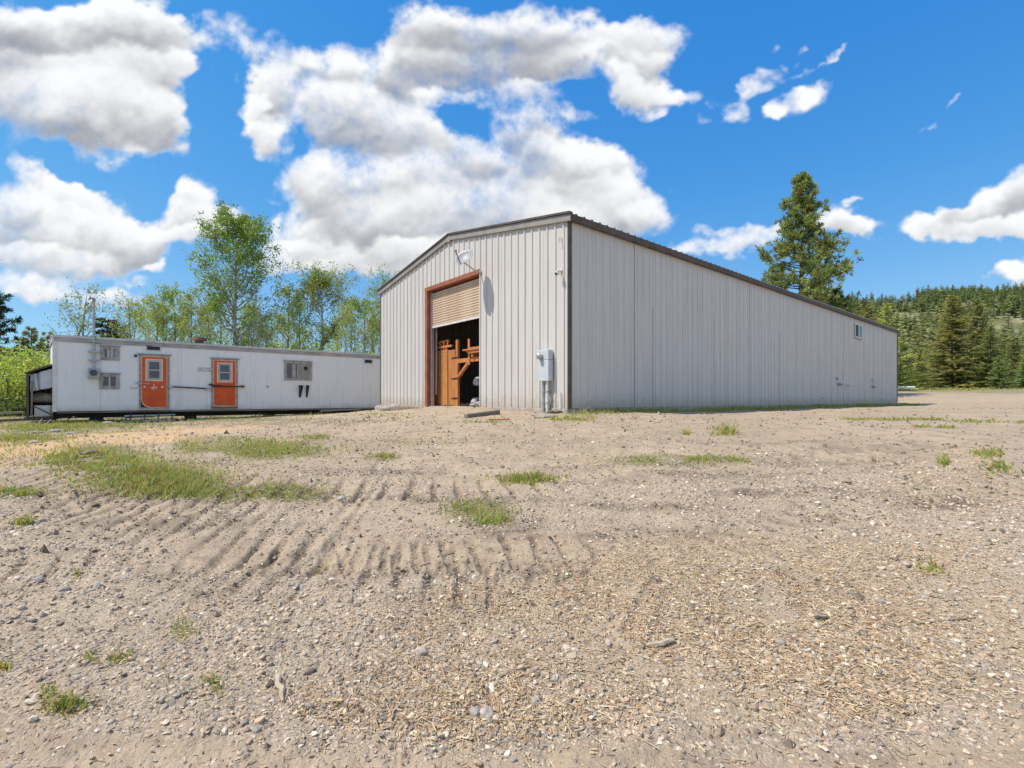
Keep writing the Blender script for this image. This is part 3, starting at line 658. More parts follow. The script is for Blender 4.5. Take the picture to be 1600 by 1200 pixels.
def roof_sheet_mesh(sgn):
    pr = [(p, o) for p, o in profile(0, sw, (sw - 3 * RIB) / 2)]; m = MB(); n = len(pr); slope = RISE / (SHED_W / 2)
    y0 = -.14 if sgn < 0 else SHED_W + .14; vs = []
    for p, o in pr:
        for t in (0, 1):
            y = y0 if t == 0 else SHED_W / 2
            vs.append((p, y, EAVE + .05 + o * 1.15 + slope * (min(y, SHED_W - y))))
    for p, o in pr:
        for t in (0, 1):
            y = y0 if t == 0 else SHED_W / 2
            vs.append((p, y, EAVE + .035 + slope * (min(y, SHED_W - y))))
    q = 2 * n
    fs = [(2 * i, 2 * i + 2, 2 * i + 3, 2 * i + 1) for i in range(n - 1)] + [(q + 2 * i, q + 2 * i + 1, q + 2 * i + 3, q + 2 * i + 2) for i in range(n - 1)]
    fs += [(2 * i, q + 2 * i, q + 2 * i + 2, 2 * i + 2) for i in range(n - 1)]
    m.add(vs, fs); me = m.mesh('roof_panel'); me.materials.append(MT['roof']); return me
rm = roof_sheet_mesh(-1); rm2 = roof_sheet_mesh(1)
for i in range(NS):
    link('roof_panel', rm, None, shed, (i * sw, 0, 0)); link('roof_panel', rm2, None, shed, (i * sw, 0, 0))
MB().box(-.05, SHED_L + .05, SHED_W / 2 - .16, SHED_W / 2 + .16, EAVE + RISE + .06, EAVE + RISE + .095).build('ridge_cap', MT['roof'], shed)
for sgn in (-1, 1):
    y0, y1 = (-.145, -.036) if sgn < 0 else (SHED_W + .036, SHED_W + .145)
    m = MB(); m.box(-.02, SHED_L + .02, min(y0, y1), max(y0, y1), EAVE - .14, EAVE + .018); m.build('eave_trim', MT['trim_dark'], shed, bevel=.008)
    yc = -.040 if sgn < 0 else SHED_W
    for xa in (-.044, SHED_L - .09):
        m = MB(); m.box(xa, xa + .135, yc, yc + .040, 0.0, EAVE - .145) if sgn < 0 else m.box(xa, xa + .135, yc, yc + .040, 0, EAVE - .145)
        m.build('corner_trim', MT['trim_dark'], shed, bevel=.006)
for (xf, s_) in ((-.05, -1), (SHED_L + .05, 1)):
    for half in (0, 1):
        ya, yb = (-.15, SHED_W / 2) if half == 0 else (SHED_W / 2, SHED_W + .15); sl = RISE / (SHED_W / 2)
        za = EAVE + sl * min(ya, SHED_W - ya); zb = EAVE + sl * min(yb, SHED_W - yb)
        x0, x1 = sorted((xf, xf + s_ * .035))
        MB().prism([(ya, za - .14), (yb, zb - .14), (yb, zb + .035), (ya, za + .035)], 'x', x0, x1).build('rake_trim', MT['trim_light'], shed, bevel=.006)
        x0, x1 = sorted((xf - s_ * .05, xf + s_ * .075))
        MB().prism([(ya - (.02 if half == 0 else 0), za + .037), (yb + (.02 if half else 0), zb + .037), (yb, zb + .10), (ya, za + .10)], 'x', x0, x1).build('rake_cap', MT['trim_dark'], shed, bevel=.006)
MB().box(-.075, -.02, SHED_W / 2 - .09, SHED_W / 2 + .09, EAVE + RISE - .20, EAVE + RISE + .0).build('ridge_end_cap', MT['trim_light'], shed, bevel=.01, loc=(-.02, 0, 0))
# slab and plinth
MB().box(.03, SHED_L - .03, .03, SHED_W - .03, -.45, -.012).build('floor_slab', MT['concrete'], shed)
MB().box(-.055, .028, -.02, DY0 - .04, -.45, -.006).build('plinth', MT['concrete'], shed, bevel=.012)
MB().box(-.045, .028, DY1 + .06, SHED_W, -.45, -.008).build('plinth', MT['concrete'], shed, bevel=.012)
MB().box(.03, SHED_L, -.03, .028, -.45, -.006).build('plinth', MT['concrete'], shed, bevel=.012)
# door frame and roller door
MB().box(-.040, .30, DY1 - .01, DY1 + .17, -.05, DZ).build('door_jamb', MT['red'], shed, bevel=.006)
MB().box(.012, .30, DY0 - .12, DY0 + .0, -.05, DZ).build('door_jamb', MT['red'], shed, bevel=.004)
MB().box(-.046, .30, DY0 - .02, DY1 + .17, DZ + .002, DZ + .15).build('door_header', MT['red'], shed, bevel=.006)
MB().box(.10, .20, DY1 - .10, DY1 - .012, -.02, DZ - .02).build('door_guide', MT['alu'], shed)
DB = 2.86; ns = 14; sh = (DZ - .06 - DB - .06) / ns
sl = MB(); prof = [(0, 0), (-.012, .006), (-.020, sh * .35), (-.020, sh * .62), (-.010, sh * .86), (.004, sh * .93), (.004, sh - .001), (.012, sh - .001), (.012, 0)]
pv = [(p[0], y, p[1]) for y in (DY0 + .005, DY1 - .06) for p in prof]; n = len(prof)
sl.add(pv, [tuple(range(n)), tuple(range(n, 2 * n))[::-1]] + [(i, n + i, n + (i + 1) % n, (i + 1) % n) for i in range(n)])
sme = sl.mesh('door_slat'); sme.materials.append(MT['slat'])
for i in range(ns): link('door_slat', sme, None, shed, (.15, 0, DB + .06 + i * sh))
MB().box(.125, .185, DY0 + .005, DY1 - .06, DB - .01, DB + .058).build('door_bottom_bar', MT['white'], shed, bevel=.006)
MB().tube([(.55, DY0, DZ + .15), (.55, DY1, DZ + .15)], .26, 20).build('door_drum', MT['slat'], shed)
for y in (DY1 - .17, DY1 - .24): MB().tube([(.24, y, DB + .3), (.24, y + .02, .4)], .010, 6).build('pull_chain', MT['alu'], shed)
# window, vents, lamp on the long side
wn0, wn1, wz0, wz1 = 23.05, 24.35, 3.72, 4.50
fr = MB()
for (x0, x1, z0, z1) in ((wn0, wn0 + .06, wz0, wz1), (wn1 - .06, wn1, wz0, wz1), (wn0 + .06, wn1 - .06, wz1 - .06, wz1), (wn0 + .06, wn1 - .06, wz0, wz0 + .06), (wn0 + .62, wn0 + .70, wz0 + .06, wz1 - .06)):
    fr.box(x0, x1, -.085, -.03, z0, z1)
win = fr.build('window', MT['white'], shed, bevel=.005)
MB().box(wn0 + .06, wn0 + .62, -.050, -.032, wz0 + .06, wz1 - .06).build('pane', MT['black'], win)
MB().box(wn0 + .70, wn1 - .06, -.072, -.050, wz0 + .06, wz1 - .06).build('pane', MT['glass_sky'], win)
MB().box(wn0 - .04, wn1 + .04, -.12, -.03, wz0 - .045, wz0 - .002).build('sill', MT['alu'], win, bevel=.006)
for (u, z, r) in ((20.4, 1.02, .075), (21.7, 1.02, .085), (26.5, .98, .085)):
    m = MB(); m.tube([(u, -.0, z), (u, -.16, z), (u, -.20, z - .05)], [r, r, r * .8], 12); m.build('vent_hood', MT['alu'] if u != 21.7 else MT['white'], shed)
for (u, z) in ((20.2, 1.30), (26.45, 1.42)):
    MB().box(u - .05, u + .05, -.10, -.0, z - .07, z + .07).build('outlet_box', MT['alu'], shed, bevel=.01)
MB().tube([(26.45, -.05, 1.35), (26.45, -.05, 1.05)], .014, 6).build('conduit', MT['alu'], shed)
MB().tube([(18.0, 0, .30), (18.0, -.10, .30), (18.0, -.13, .2)], .02, 6).build('tap', MT['alu'], shed)
MB().tube([(28.3, 0, .22), (28.3, -.10, .22), (28.3, -.12, .12)], .02, 6).build('tap', MT['alu'], shed)
m = MB(); m.box(SHED_L + .06, SHED_L + .95, .0, .25, 3.48, 3.66); m.box(SHED_L + .0, SHED_L + .10, .10, .16, 3.56, 3.62); lamp = m.build('wall_lamp', MT['alu'], shed, bevel=.01)

def on_front(y, z, out): return Vector((-out, y, z))
def sh2w(p):
    q = shed_w(p[0], p[1]); return Vector((q[0], q[1], SHED_O[2] + p[2]))
# meter box on the front wall
mb = empty('meter_box', 'pale grey electric meter box on two conduits beside the shed corner', 'meter box', sh2w((0, .73, -.20)), RZ)
z0 = .715 + .20; z1 = 1.535 + .20
MB().box(-.215, -.032, -.22, .22, z0, z1 - .27).build('box', MT['boxgrey'], mb, bevel=.008)
MB().box(-.209, -.032, -.217, .217, z1 - .262, z1).build('box_cover', MT['boxgrey'], mb, bevel=.01)
MB().tube([(-.21, .06, z1 - .17), (-.235, .06, z1 - .17), (-.24, .06, z1 - .17), (-.33, .06, z1 - .17), (-.35, .06, z1 - .17)], [.085, .085, .075, .072, .045], 16).build('meter', MT['galv'], mb)
MB().box(-.235, -.21, .10, .18, z1 - .14, z1 - .04).build('seal_tag', MT['white'], mb)
for y in (.07, -.08):
    cd = MB().tube([(-.115, y, 0), (-.115, y, z0)], .042, 12).build('conduit', MT['galv'] if y > 0 else MT['white'], mb)
    for z in (.32, .62): MB().box(-.165, -.03, y - .055, y + .055, z, z + .03).build('strap', MT['galv'], cd)
# satellite dish
dish = empty('satellite_dish', 'white satellite dish on the wall above the roller door corner', 'satellite dish', sh2w((-.02, DY0 - .05, 4.22)), 0)
nrm = Vector((-.36, -.72, .60)).normalized(); ctr = Vector((-.46, -.42, .34))
side = Vector((0, 0, 1)).cross(nrm).normalized(); upv = nrm.cross(side)
bm = MB(); rings = 7; seg = 28; vs = []; fs = []
for back in (0, 1):
    for i in range(rings + 1):
        rr_ = .31 * i / rings
        for j in range(seg):
            a = 2 * math.pi * j / seg; p = ctr + side * math.cos(a) * rr_ + upv * math.sin(a) * rr_ * 1.08 + nrm * (.11 * (i / rings) ** 2 - .05 - back * .012)
            vs.append(p)
N = (rings + 1) * seg
for i in range(rings):
    for j in range(seg):
        q = (i * seg + j, i * seg + (j + 1) % seg, (i + 1) * seg + (j + 1) % seg, (i + 1) * seg + j); fs += [q, tuple(N + t for t in q[::-1])]
for j in range(seg): q = rings * seg; fs.append((q + j, q + (j + 1) % seg, N + q + (j + 1) % seg, N + q + j))
bm.add(vs, fs).build('reflector', MT['dish'], dish, smooth=True)
foot = ctr - upv * .33 + nrm * .05; lnb = ctr + nrm * .34 - upv * .10 - side * .10
MB().tube([foot - nrm * .03, lnb], .014, 8).build('feed_arm', MT['black'], dish)
f2 = MB().tube([lnb - nrm * .02, lnb + nrm * .04, lnb + nrm * .02 + upv * .05], [.035, .04, .03], 10).build('feed_horn', MT['alu'], dish)
MB().tube([Vector((0, 0, 0)), Vector((-.14, -.12, .02)), ctr - nrm * .08 - upv * .12], .022, 8).build('mast', MT['alu'], dish)
MB().box(-.02, .0, -.05, .05, -.07, .07).build('foot_plate', MT['alu'], dish, rot=(0, 0, RZ))
MB().tube([lnb, lnb - upv * .12 - nrm * .1, foot + nrm * .08 - upv * .03, foot], .005, 5).build('stay_wire', MT['alu'], dish)
# security camera
sc_ = empty('security_camera', 'small white security camera high on the shed front near the corner', 'security camera', sh2w((0, .23, 3.50)), RZ)
MB().tube([(-.03, 0, .06), (-.06, 0, .06)], .055, 12).build('mount', MT['white'], sc_)
MB().tube([(-.05, 0, .06), (-.13, 0, .05), (-.16, 0, .0)], .022, 8).build('bracket', MT['white'], sc_)
MB().tube([(-.17, 0, .03), (-.16, 0, -.03), (-.20, .01, -.05)], [.05, .06, .05], 12).build('housing', MT['white'], sc_)
MB().tube([(-.20, .01, -.05), (-.215, .013, -.06)], [.04, .03], 12).build('lens', MT['black'], sc_)
MB().tube([(-.03, .02, 4.45 - 3.5), (-.09, .02, 4.40 - 3.5), (-.09, .02, 4.28 - 3.5)], .02, 6).build('cable', MT['white'], sc_)
# downpipe stub near the corner
t = empty('vent_pipe', 'short white pipe standing against the shed front by the corner', 'pipe', sh2w((-.06, .22, -.18)), RZ)
MB().tube([(0, 0, 0), (0, 0, .56)], .025, 8).build('pipe', MT['white'], t); MB().tube([(0, 0, .55), (0, 0, .58)], .03, 8).build('cap', MT['white'], t)

# things inside the door
gate = empty('strand_board_partition', 'orange strand board partition with a hinged plywood leaf inside the doorway', 'partition', sh2w((.42, 6.6, -.012)), RZ)
MB().box(0, .05, -.118, 1.05, .04, 2.05).build('board', MT['osb'], gate)
MB().box(-.025, .05, -.205, -.122, .04, 2.05).build('batten', MT['pine_wood'], gate)
lf = MB().box(.01, .05, -.66, -.21, .04, 2.02).build('leaf', MT['plywood'], gate)
MB().box(-.01, .06, -.84, -.665, .0, 1.80).build('post', MT['plywood'], gate)
for z in (.28, .98, 1.72):
    m = MB(); m.box(-.028, -.011, -.86, -.67, z - .03, z + .03); m.prism([(-.665, z - .028), (-.665, z + .028), (-.42, z + .008), (-.42, z - .008)], 'x', -.008, .009); m.build('hinge', MT['black'], gate)
MB().box(-.01, .06, .02, 1.05, .0, .035).build('bottom_rail', MT['black'], gate)
rack = empty('lumber_rack', 'orange timber bracket rack holding lumber inside the doorway', 'rack', sh2w((.40, 5.25, -.012)), RZ)
m = MB(); m.box(0, .09, .48, .60, 0, 2.35); m.build('post', MT['pine_wood'], rack)
m = MB(); m.box(.005, .085, -1.6, .48, 1.52, 1.66); m.build('arm', MT['pine_wood'], rack)
m = MB(); m.beam((.045, .46, 1.05), (.045, -.18, 1.53), .08, .10, (1, 0, 0)); m.build('brace', MT['pine_wood'], rack)
m = MB(); m.box(-.03, -.001, -.30, -.20, 1.42, 2.30); m.build('stop', MT['pine_wood'], rack)
lum = empty('lumber_stack', 'stack of orange boards lying on the timber rack inside the doorway', 'lumber', sh2w((.33, 5.25, 1.66)), RZ)
for i in range(4):
    for j in range(4):
        MB().box(0, .13, 0, 1.0, 0, .045).build('board', MT['pine_wood'] if (i + j) % 3 else MT['plywood'], lum, loc=(-.06 + .16 * i + .03 * (j % 2), -1.3 + .12 * ((i * 3 + j) % 3), .0 + .052 * j + .12), rot=(0, 0, R(1.5 * ((i + j) % 3 - 1))))
MB().box(0, .7, -1.2, -1.1, 0, .12).build('bearer', MT['pine_wood'], lum); MB().box(0, .7, -.55, -.45, 0, .12).build('bearer', MT['pine_wood'], lum)
saw = empty('wooden_jig', 'orange wooden frame lying on top of the strand board partition', 'frame', sh2w((.43, 6.5, 2.04)), RZ)
MB().beam((0.02, .9, .12), (0.02, -.35, .12), .08, .07).build('rail', MT['pine_wood'], saw)
for y, dy in ((.35, .15), (.05, -.15)): MB().beam((.02, y, 0), (.02, y + dy, .32), .05, .06, (1, 0, 0)).build('strut', MT['pine_wood'], saw)
MB().beam((.02, .55, .31), (.02, -.12, .34), .06, .05).build('rail', MT['pine_wood'], saw)
MB().beam((.02, .2, 0), (.02, .2, .30), .05, .05, (1, 0, 0)).build('strut', MT['pine_wood'], saw)
def lump(name, r, seed, m, loc, sq=(1, 1, 1), parent=None, sub=2, rz=0):
    bm = bmesh.new(); bmesh.ops.create_icosphere(bm, subdivisions=sub, radius=1); q = random.Random(seed)
    ph = [(q.uniform(0, 6), q.uniform(1.2, 3.2), Vector((q.gauss(0, 1), q.gauss(0, 1), q.gauss(0, 1))).normalized()) for _ in range(7)]
    for v in bm.verts:
        d = 1 + sum(.09 * math.sin(f * v.co.dot(n) * 1.6 + p) for p, f, n in ph) + q.uniform(-.04, .04)
        v.co = Vector((v.co.x * r * sq[0] * d, v.co.y * r * sq[1] * d, max(v.co.z, -.75) * r * sq[2] * d))
    me = bpy.data.meshes.new(name); bm.to_mesh(me); bm.free(); return link(name, me, m, parent, loc, (0, 0, rz))
tag(lump('plastic_bag', .20, 3, MT['bag'], sh2w((.95, 5.42, .14)), (1, 1.1, .8)), 'pale plastic bag on the floor behind the plywood leaf', 'bag')
tag(lump('plastic_bag', .19, 4, MT['bag'], sh2w((1.05, 5.35, .86)), (.9, 1.0, .9)), 'white bag hanging on the timber rack post inside the doorway', 'bag')
b_ = empty('storage_bin', 'blue grey lidded bin standing inside the doorway', 'bin', sh2w((1.5, 4.05, -.012)), RZ)
MB().box(-.3, .3, -.3, .3, 0, .55).build('body', MT['blue_bin'], b_, bevel=.03); MB().box(-.33, .33, -.33, .33, .56, .64).build('lid', MT['blue_bin'], b_, bevel=.02)
MB().box(-.28, .28, -.28, .28, .65, .95).build('upper_tub', MT['blue_bin'], b_, bevel=.03)

# ------------------------------------------------------------------ the site trailer
TA = math.atan2(T1v[1], T1v[0])
trailer = empty('site_trailer', 'long white fluted site trailer with two orange doors', 'trailer', tuple(TR_O), TA)
DV = Vector((float(T2v @ T1v), float(T2v @ np.array([-T1v[1], T1v[0]])), 0)).normalized() * TR_D     # depth vector in trailer axes
def tr(px, py):
    """(t, h) on the trailer's front for a photograph pixel"""
    r = (px - 800) / F; t = (r * TR_O[1] - TR_O[0]) / (T1v[0] - r * T1v[1]); dep = TR_O[1] + t * T1v[1]
    return t, (HOR - py) / F * dep + EYE - TR_O[2]
def tbox(px0, px1, py0, py1):
    t0, h0 = tr(px0, py1); t1, _ = tr(px1, py1); _, h1 = tr((px0 + px1) / 2, py0); return t0, t1, (tr((px0 + px1) / 2, py1)[1]), h1
def tr2w(t, y, h): q = TR_O[:2] + T1v * t + np.array([-T1v[1], T1v[0]]) * y; return Vector((q[0], q[1], TR_O[2] + h))
D1 = tbox(220.5, 261.5, 557, 637); D2 = tbox(333, 368.5, 563, 634.5)
W1 = tbox(157, 187, 541, 563); W2 = tbox(155, 187, 584, 608); W3 = tbox(444, 487.5, 565, 594.5)
np_ = 14; pw_ = TR_L / np_; SKZ0, SKZ1 = .06, TR_H - .22
holes = [D1]
for i in range(np_):
    a, b = i * pw_ + .002, (i + 1) * pw_ - .002
    MB().box(a, b, -.004 * (i % 2) - .004, .04, SKZ0, SKZ1).build('wall_panel', MT['skin'], trailer)
def quad_wall(name, p, q, z0, z1, m, th=.03):
    p = Vector(p); q = Vector(q); n = (q - p).cross(Vector((0, 0, 1))).normalized() * th
    mb_ = MB(); mb_.add([(*(v[:2]), z) for z in (z0, z1) for v in (p, q, q + n, p + n)], [(0, 1, 2, 3), (4, 7, 6, 5), (0, 4, 5, 1), (1, 5, 6, 2), (2, 6, 7, 3), (3, 7, 4, 0)]); return mb_.build(name, m, trailer)
e = Vector((0, .05, 0))
quad_wall('end_wall', (0, .041, 0), Vector((0, .041, 0)) + DV, SKZ0, TR_H - .05, MT['skin'], -.03)
quad_wall('end_wall', (TR_L, .041, 0), Vector((TR_L, .041, 0)) + DV, SKZ0, TR_H - .05, MT['skin'])
quad_wall('back_wall', DV, DV + Vector((TR_L, 0, 0)), SKZ0, TR_H - .05, MT['skin'])
MB().box(-.05, .07, -.022, -.009, .03, TR_H - .012).build('corner_post', MT['white'], trailer, bevel=.004)
# slightly bowed roof with a fascia along its edge
m = MB(); N = 7; vs = []
for i in range(N + 1):
    s = i / N; zz = TR_H + .10 * math.sin(math.pi * s)
    for x in (-.06, TR_L + .06): p = Vector((x, -.05, 0)) + (DV + Vector((0, .1, 0))) * s; vs.append((p.x, p.y, zz)); 
vs += [(v[0], v[1], v[2] - .04) for v in vs[:]]
q = 2 * (N + 1)
fs = [(2 * i, 2 * i + 1, 2 * i + 3, 2 * i + 2) for i in range(N)] + [(q + 2 * i, q + 2 * i + 2, q + 2 * i + 3, q + 2 * i + 1) for i in range(N)] + [(2 * i, 2 * i + 2, q + 2 * i + 2, q + 2 * i) for i in range(N)] + [(2 * i + 1, q + 2 * i + 1, q + 2 * i + 3, 2 * i + 3) for i in range(N)] + [(0, q, q + 1, 1), (2 * N, 2 * N + 1, q + 2 * N + 1, q + 2 * N)]
m.add(vs, fs).build('roof', MT['roof_white'], trailer)
edges = [-.02, tr(256, 540)[0], tr(388, 548)[0], tr(500, 552)[0], tr(520, 552)[0], tr(570, 553)[0], TR_L]
for i, (a, b) in enumerate(zip(edges[:-1], edges[1:])):
    MB().box(a + .004, b - .004, -.035, -.010 + .0, TR_H - .235, TR_H - .085).build('fascia', MT['fascia_tan'] if i == 3 else MT['fascia'], trailer, bevel=.004)
    MB().box(a + .004, b - .004, -.056, -.008, TR_H - .083, TR_H - .042).build('drip_edge', MT['roof_white'], trailer, bevel=.004)
ad = Vector(DV); 
quad_wall('end_fascia', Vector((-.045, .0, 0)), Vector((-.045, .0, 0)) + DV, TR_H - .24, TR_H - .05, MT['fascia'], -.012)
# bottom rail, beams, blocks
MB().box(.07, TR_L, -.03, .05, -.02, .058).build('bottom_rail', MT['old_wood'], trailer, bevel=.006)
for s in (.25, .75):
    p = DV * s; MB().box(p.x, p.x + TR_L, p.y - .06, p.y + .06, -.22, -.022).build('chassis_beam', MT['black'], trailer)  # beams coloured black to imitate the shadow gap under the trailer
for i in range(6):
    t = 1.2 + i * 3.0; p = DV * .25; x = t + p.x
    g = gz(*tr2w(x, p.y, 0)[:2]) - TR_O[2]; MB().box(x - .2, x + .2, p.y - .2, p.y + .2, g - .1, -.222).build('block', MT['black'], trailer)  # blocks share the black that paints in the underside's shade
def ring(mbx, x0, x1, z0, z1, w, y0, y1):
    mbx.box(x0, x0 + w, y0, y1, z0, z1); mbx.box(x1 - w, x1, y0, y1, z0, z1); mbx.box(x0 + w, x1 - w, y0, y1, z0, z0 + w); mbx.box(x0 + w, x1 - w, y0, y1, z1 - w, z1); return mbx
for k, (x0, x1, z0, z1) in enumerate((D1, D2)):
    fr = ring(MB(), x0 - .07, x1 + .07, z0 - .05, z1 + .06, .06, -.045, -.009).build('door_frame', MT['old_frame'], trailer, bevel=.004)
    MB().box(x0 - .12, x1 + .14, -.075, -.010, z1 + .062, z1 + .10).build('drip_cap', MT['fascia'], fr, bevel=.004)
    def dpoly(i):
        c = .30 if k == 0 else .07
        pts = [(x1 - i, z1 - i), (x0 + i, z1 - i)]
        for a in range(0, 7):
            an = math.pi + a / 6 * math.pi / 2; pts.append((x0 + i + c + c * math.cos(an), z0 + i + c + c * math.sin(an)))
        pts += [(x1 - i, z0 + i)]; return pts
    MB().box(x0 - .008, x1 + .008, -.014, -.0085, z0 + .002, z1 - .002).build('opening', MT['black'], trailer)
    dr = MB().prism([(p[0], p[1]) for p in dpoly(.0)], 'y', -.044, -.016).build('door', MT['peach'], trailer)
    MB().prism(dpoly(.028), 'y', -.054, -.0442).build('door_skin', MT['orange'], dr)
    wx0 = x0 + (x1 - x0) * .155; wx1 = x1 - (x1 - x0) * (.175 if k == 0 else .155); wz1 = z1 - (z1 - z0) * .05; wz0 = z1 - (z1 - z0) * .485
    wf = ring(MB(), wx0, wx1, wz0, wz1, .055, -.066, -.0542).build('window_surround', MT['peach'], dr, bevel=.003)
    ring(MB(), wx0 + .057, wx1 - .057, wz0 + .057, wz1 - .057, .06, -.072, -.0545).build('window_frame', MT['alu'], dr, bevel=.003)
    zm = (wz0 + wz1) / 2
    MB().box(wx0 + .118, wx1 - .118, -.069, -.0546, zm - .018, zm + .018).build('window_rail', MT['boxgrey'], dr)
    for (a, b) in ((wz0 + .118, zm - .019), (zm + .019, wz1 - .118)): MB().box(wx0 + .118, wx1 - .118, -.061, -.0548, a, b).build('pane', MT['screen'], dr)
    zh = z0 + (z1 - z0) * (.47 if k == 0 else .46)
    hd = MB(); hd.box(x0 - .17, x0 + .02, -.105, -.055, zh - .03, zh + .02); hd.box(x0 - .05, x0 + .28, -.085, -.056, zh - .025, zh - .0); hd.tube([(x0 - .1, -.08, zh + .02), (x0 - .1, -.08, zh + .06)], .03, 8); hd.build('latch', MT['black'] if k else MT['alu'], dr)
    if k == 0:
        zc = z0 + (z1 - z0) * .405
        for fx in (.13, .80): MB().box(x0 + (x1 - x0) * fx - .03, x0 + (x1 - x0) * fx + .03, -.060, -.0543, zc - .035, zc + .035).build('reflector', MT['white'], dr, bevel=.004)
        cx = x0 + (x1 - x0) * .49; dm = MB()
        for p in ([(-.03, .10), (.02, .11), (.01, .02), (-.02, .01)], [(.0, .02), (.10, .0), (.11, -.04), (.02, -.03)], [(-.12, -.04), (-.03, .01), (.0, -.06), (-.05, -.10)], [(-.03, .03), (.02, .0), (.01, -.10), (-.04, -.07)], [(.03, -.06), (.09, -.06), (.06, -.09)]):
            dm.prism([(cx + a, zc + b) for a, b in p], 'y', -.0565, -.0543)
        dm.build('worn_decal', MT['decal'], dr)
    MB().box(x0 - .06, x1 + .06, -.09, -.01, z0 - .09, z0 - .052).build('threshold', MT['peach'] if k == 0 else MT['rust'], trailer, bevel=.005)
for k, (x0, x1, z0, z1) in enumerate((W1, W2, W3)):
    w_ = .12 if k < 2 else .10
    fr = ring(MB(), x0, x1, z0, z1, w_, -.045, -.0085).build('window', MT['old_frame'], trailer, bevel=.005)
    n_m = 1 if k == 1 else 2 if k == 0 else 1
    ix0, ix1 = x0 + w_ + .002, x1 - w_ - .002; iz0, iz1 = z0 + w_ + .002, z1 - w_ - .002
    for j in range(n_m):
        xm = ix0 + (ix1 - ix0) * ((j + 1) / (n_m + 1) if k < 2 else .46); MB().box(xm - .02, xm + .02, -.036, -.0086, iz0, iz1).build('mullion', MT['boxgrey'] if k < 2 else MT['old_frame'], fr)
    if k == 2:
        xm = ix0 + (ix1 - ix0) * .46
        MB().box(ix0, xm - .022, -.020, -.0087, iz0, iz1).build('pane', MT['screen'], fr)
        MB().box(ix0 + .24, xm - .08, -.0255, -.0202, iz0 + .02, iz1 - .02).build('curtain', MT['pale_wood'] if False else MT['fascia'], fr)
        MB().box(xm + .022, ix1, -.024, -.0087, iz0, iz1).build('blank_panel', MT['curtain'], fr)
        MB().tube([(xm + .36, -.0245, iz1 - .20), (xm + .36, -.034, iz1 - .20)], .095, 16).build('flue_collar', MT['black'], fr)
    else:
        nseg = n_m + 1
        for j in range(nseg):
            a = ix0 + (ix1 - ix0) * j / nseg + (.021 if j else 0); b = ix0 + (ix1 - ix0) * (j + 1) / nseg - (.021 if j < nseg - 1 else 0)
            MB().box(a, b, -.022, -.0087, iz0, iz1).build('pane', MT['screen'], fr)
        if k == 0:
            for j, xx in enumerate((.24, .47, .80)):
                a = ix0 + (ix1 - ix0) * xx; MB().prism([(a, iz0 + .01), (a + .07, iz0 + .01), (a + .03 + .05 * (j == 2), iz1 - .01), (a - .03 - .05 * (j == 2), iz1 - .01)], 'y', -.026, -.0222).build('curtain', MT['curtain'], fr)
    MB().box(x0 - .05, x1 + .03, -.07, -.009, z1 + .002, z1 + .035).build('drip_cap', MT['old_frame'], fr)
    bo = MB()
    for zz in np.linspace(z0 + .06, z1 - .06, 5):
        for xx in (x0 + .03, x1 - .03): bo.box(xx - .012, xx + .012, -.055, -.0455, zz - .012, zz + .012)
    bo.build('screws', MT['alu'], fr)['kind'] = 'stuff'
for (a, b, c, d) in ((230, 249.5, 541, 547.5), (570, 580.5, 562, 567.5)):
    x0, x1, z0, z1 = tbox(a, b, c, d); v_ = ring(MB(), x0 - .05, x1 + .05, z0 - .03, z1 + .03, .04, -.035, -.0085).build('vent', MT['boxgrey'], trailer)
    MB().box(x0 - .008, x1 + .008, -.016, -.0088, z0 + .012, z1 - .012).build('louvre', MT['black'], v_)
t, h = tr(212, 556); MB().tube([(t, -.009, h), (t, -.12, h), (t, -.13, h - .03)], [.05, .05, .03], 10).build('porch_lamp', MT['black'], trailer)
t0, h0 = tr(266, 604); t1, h1 = tr(326, 607.5); br = MB().beam((t0, -.07, h0), (t1, -.07, h1), .03, .05).build('locking_bar', MT['black'], trailer)
for t, h in ((t0, h0), (t1 - .05, h1)): MB().box(t - .06, t + .10, -.10, -.0095, h - .05, h + .05).build('bar_bracket', MT['alu'], br)
t0, h0 = tr(331, 604); t1, h1 = tr(379, 604); br = MB().beam((t0, -.095, h0), (t1, -.095, h1), .03, .05).build('locking_bar', MT['black'], trailer)
MB().box(t1 - .05, t1 + .06, -.11, -.0095, h1 - .04, h1 + .05).build('bar_bracket', MT['rust'], br)
for a, b in ((467, 474), (478, 483.5)):
    t0, h1 = tr(a, 602); t1, _ = tr(b, 602); _, h0 = tr(a, 621)
    pts = [(-.009, h1), (-.30, h1), (-.26, h1 - .05), (-.009, h0)]
    MB().prism(pts, 'x', t0, t0 + .03).build('shelf_bracket', MT['black'], trailer); MB().prism([(t0, h1), (t1, h1), (t0 + (t1 - t0) * .45, h0), (t0 + .02, h0)], 'y', -.0095 - .006, -.0095).build('shelf_bracket', MT['black'], trailer)
t, h = tr(418, 604); MB().tube([(t, -.009, h), (t, -.05, h)], .05, 8).build('pipe_stub', MT['alu'], trailer)
t0, h = tr(203, 606); t1, _ = tr(215, 606); MB().beam((t0, -.03, h), (t1, -.03, h), .03, .03).build('latch_bar', MT['alu'], trailer)
t, h = tr(342, 533); x = t; bp = DV * .35
MB().tube([(x - .6, bp.y, TR_H), (x - .6, bp.y, TR_H + .22), (x - .6, bp.y, TR_H + .24), (x - .6, bp.y, TR_H + .34)], [.15, .15, .30, .26], 14).build('roof_vent', MT['rust'], trailer)
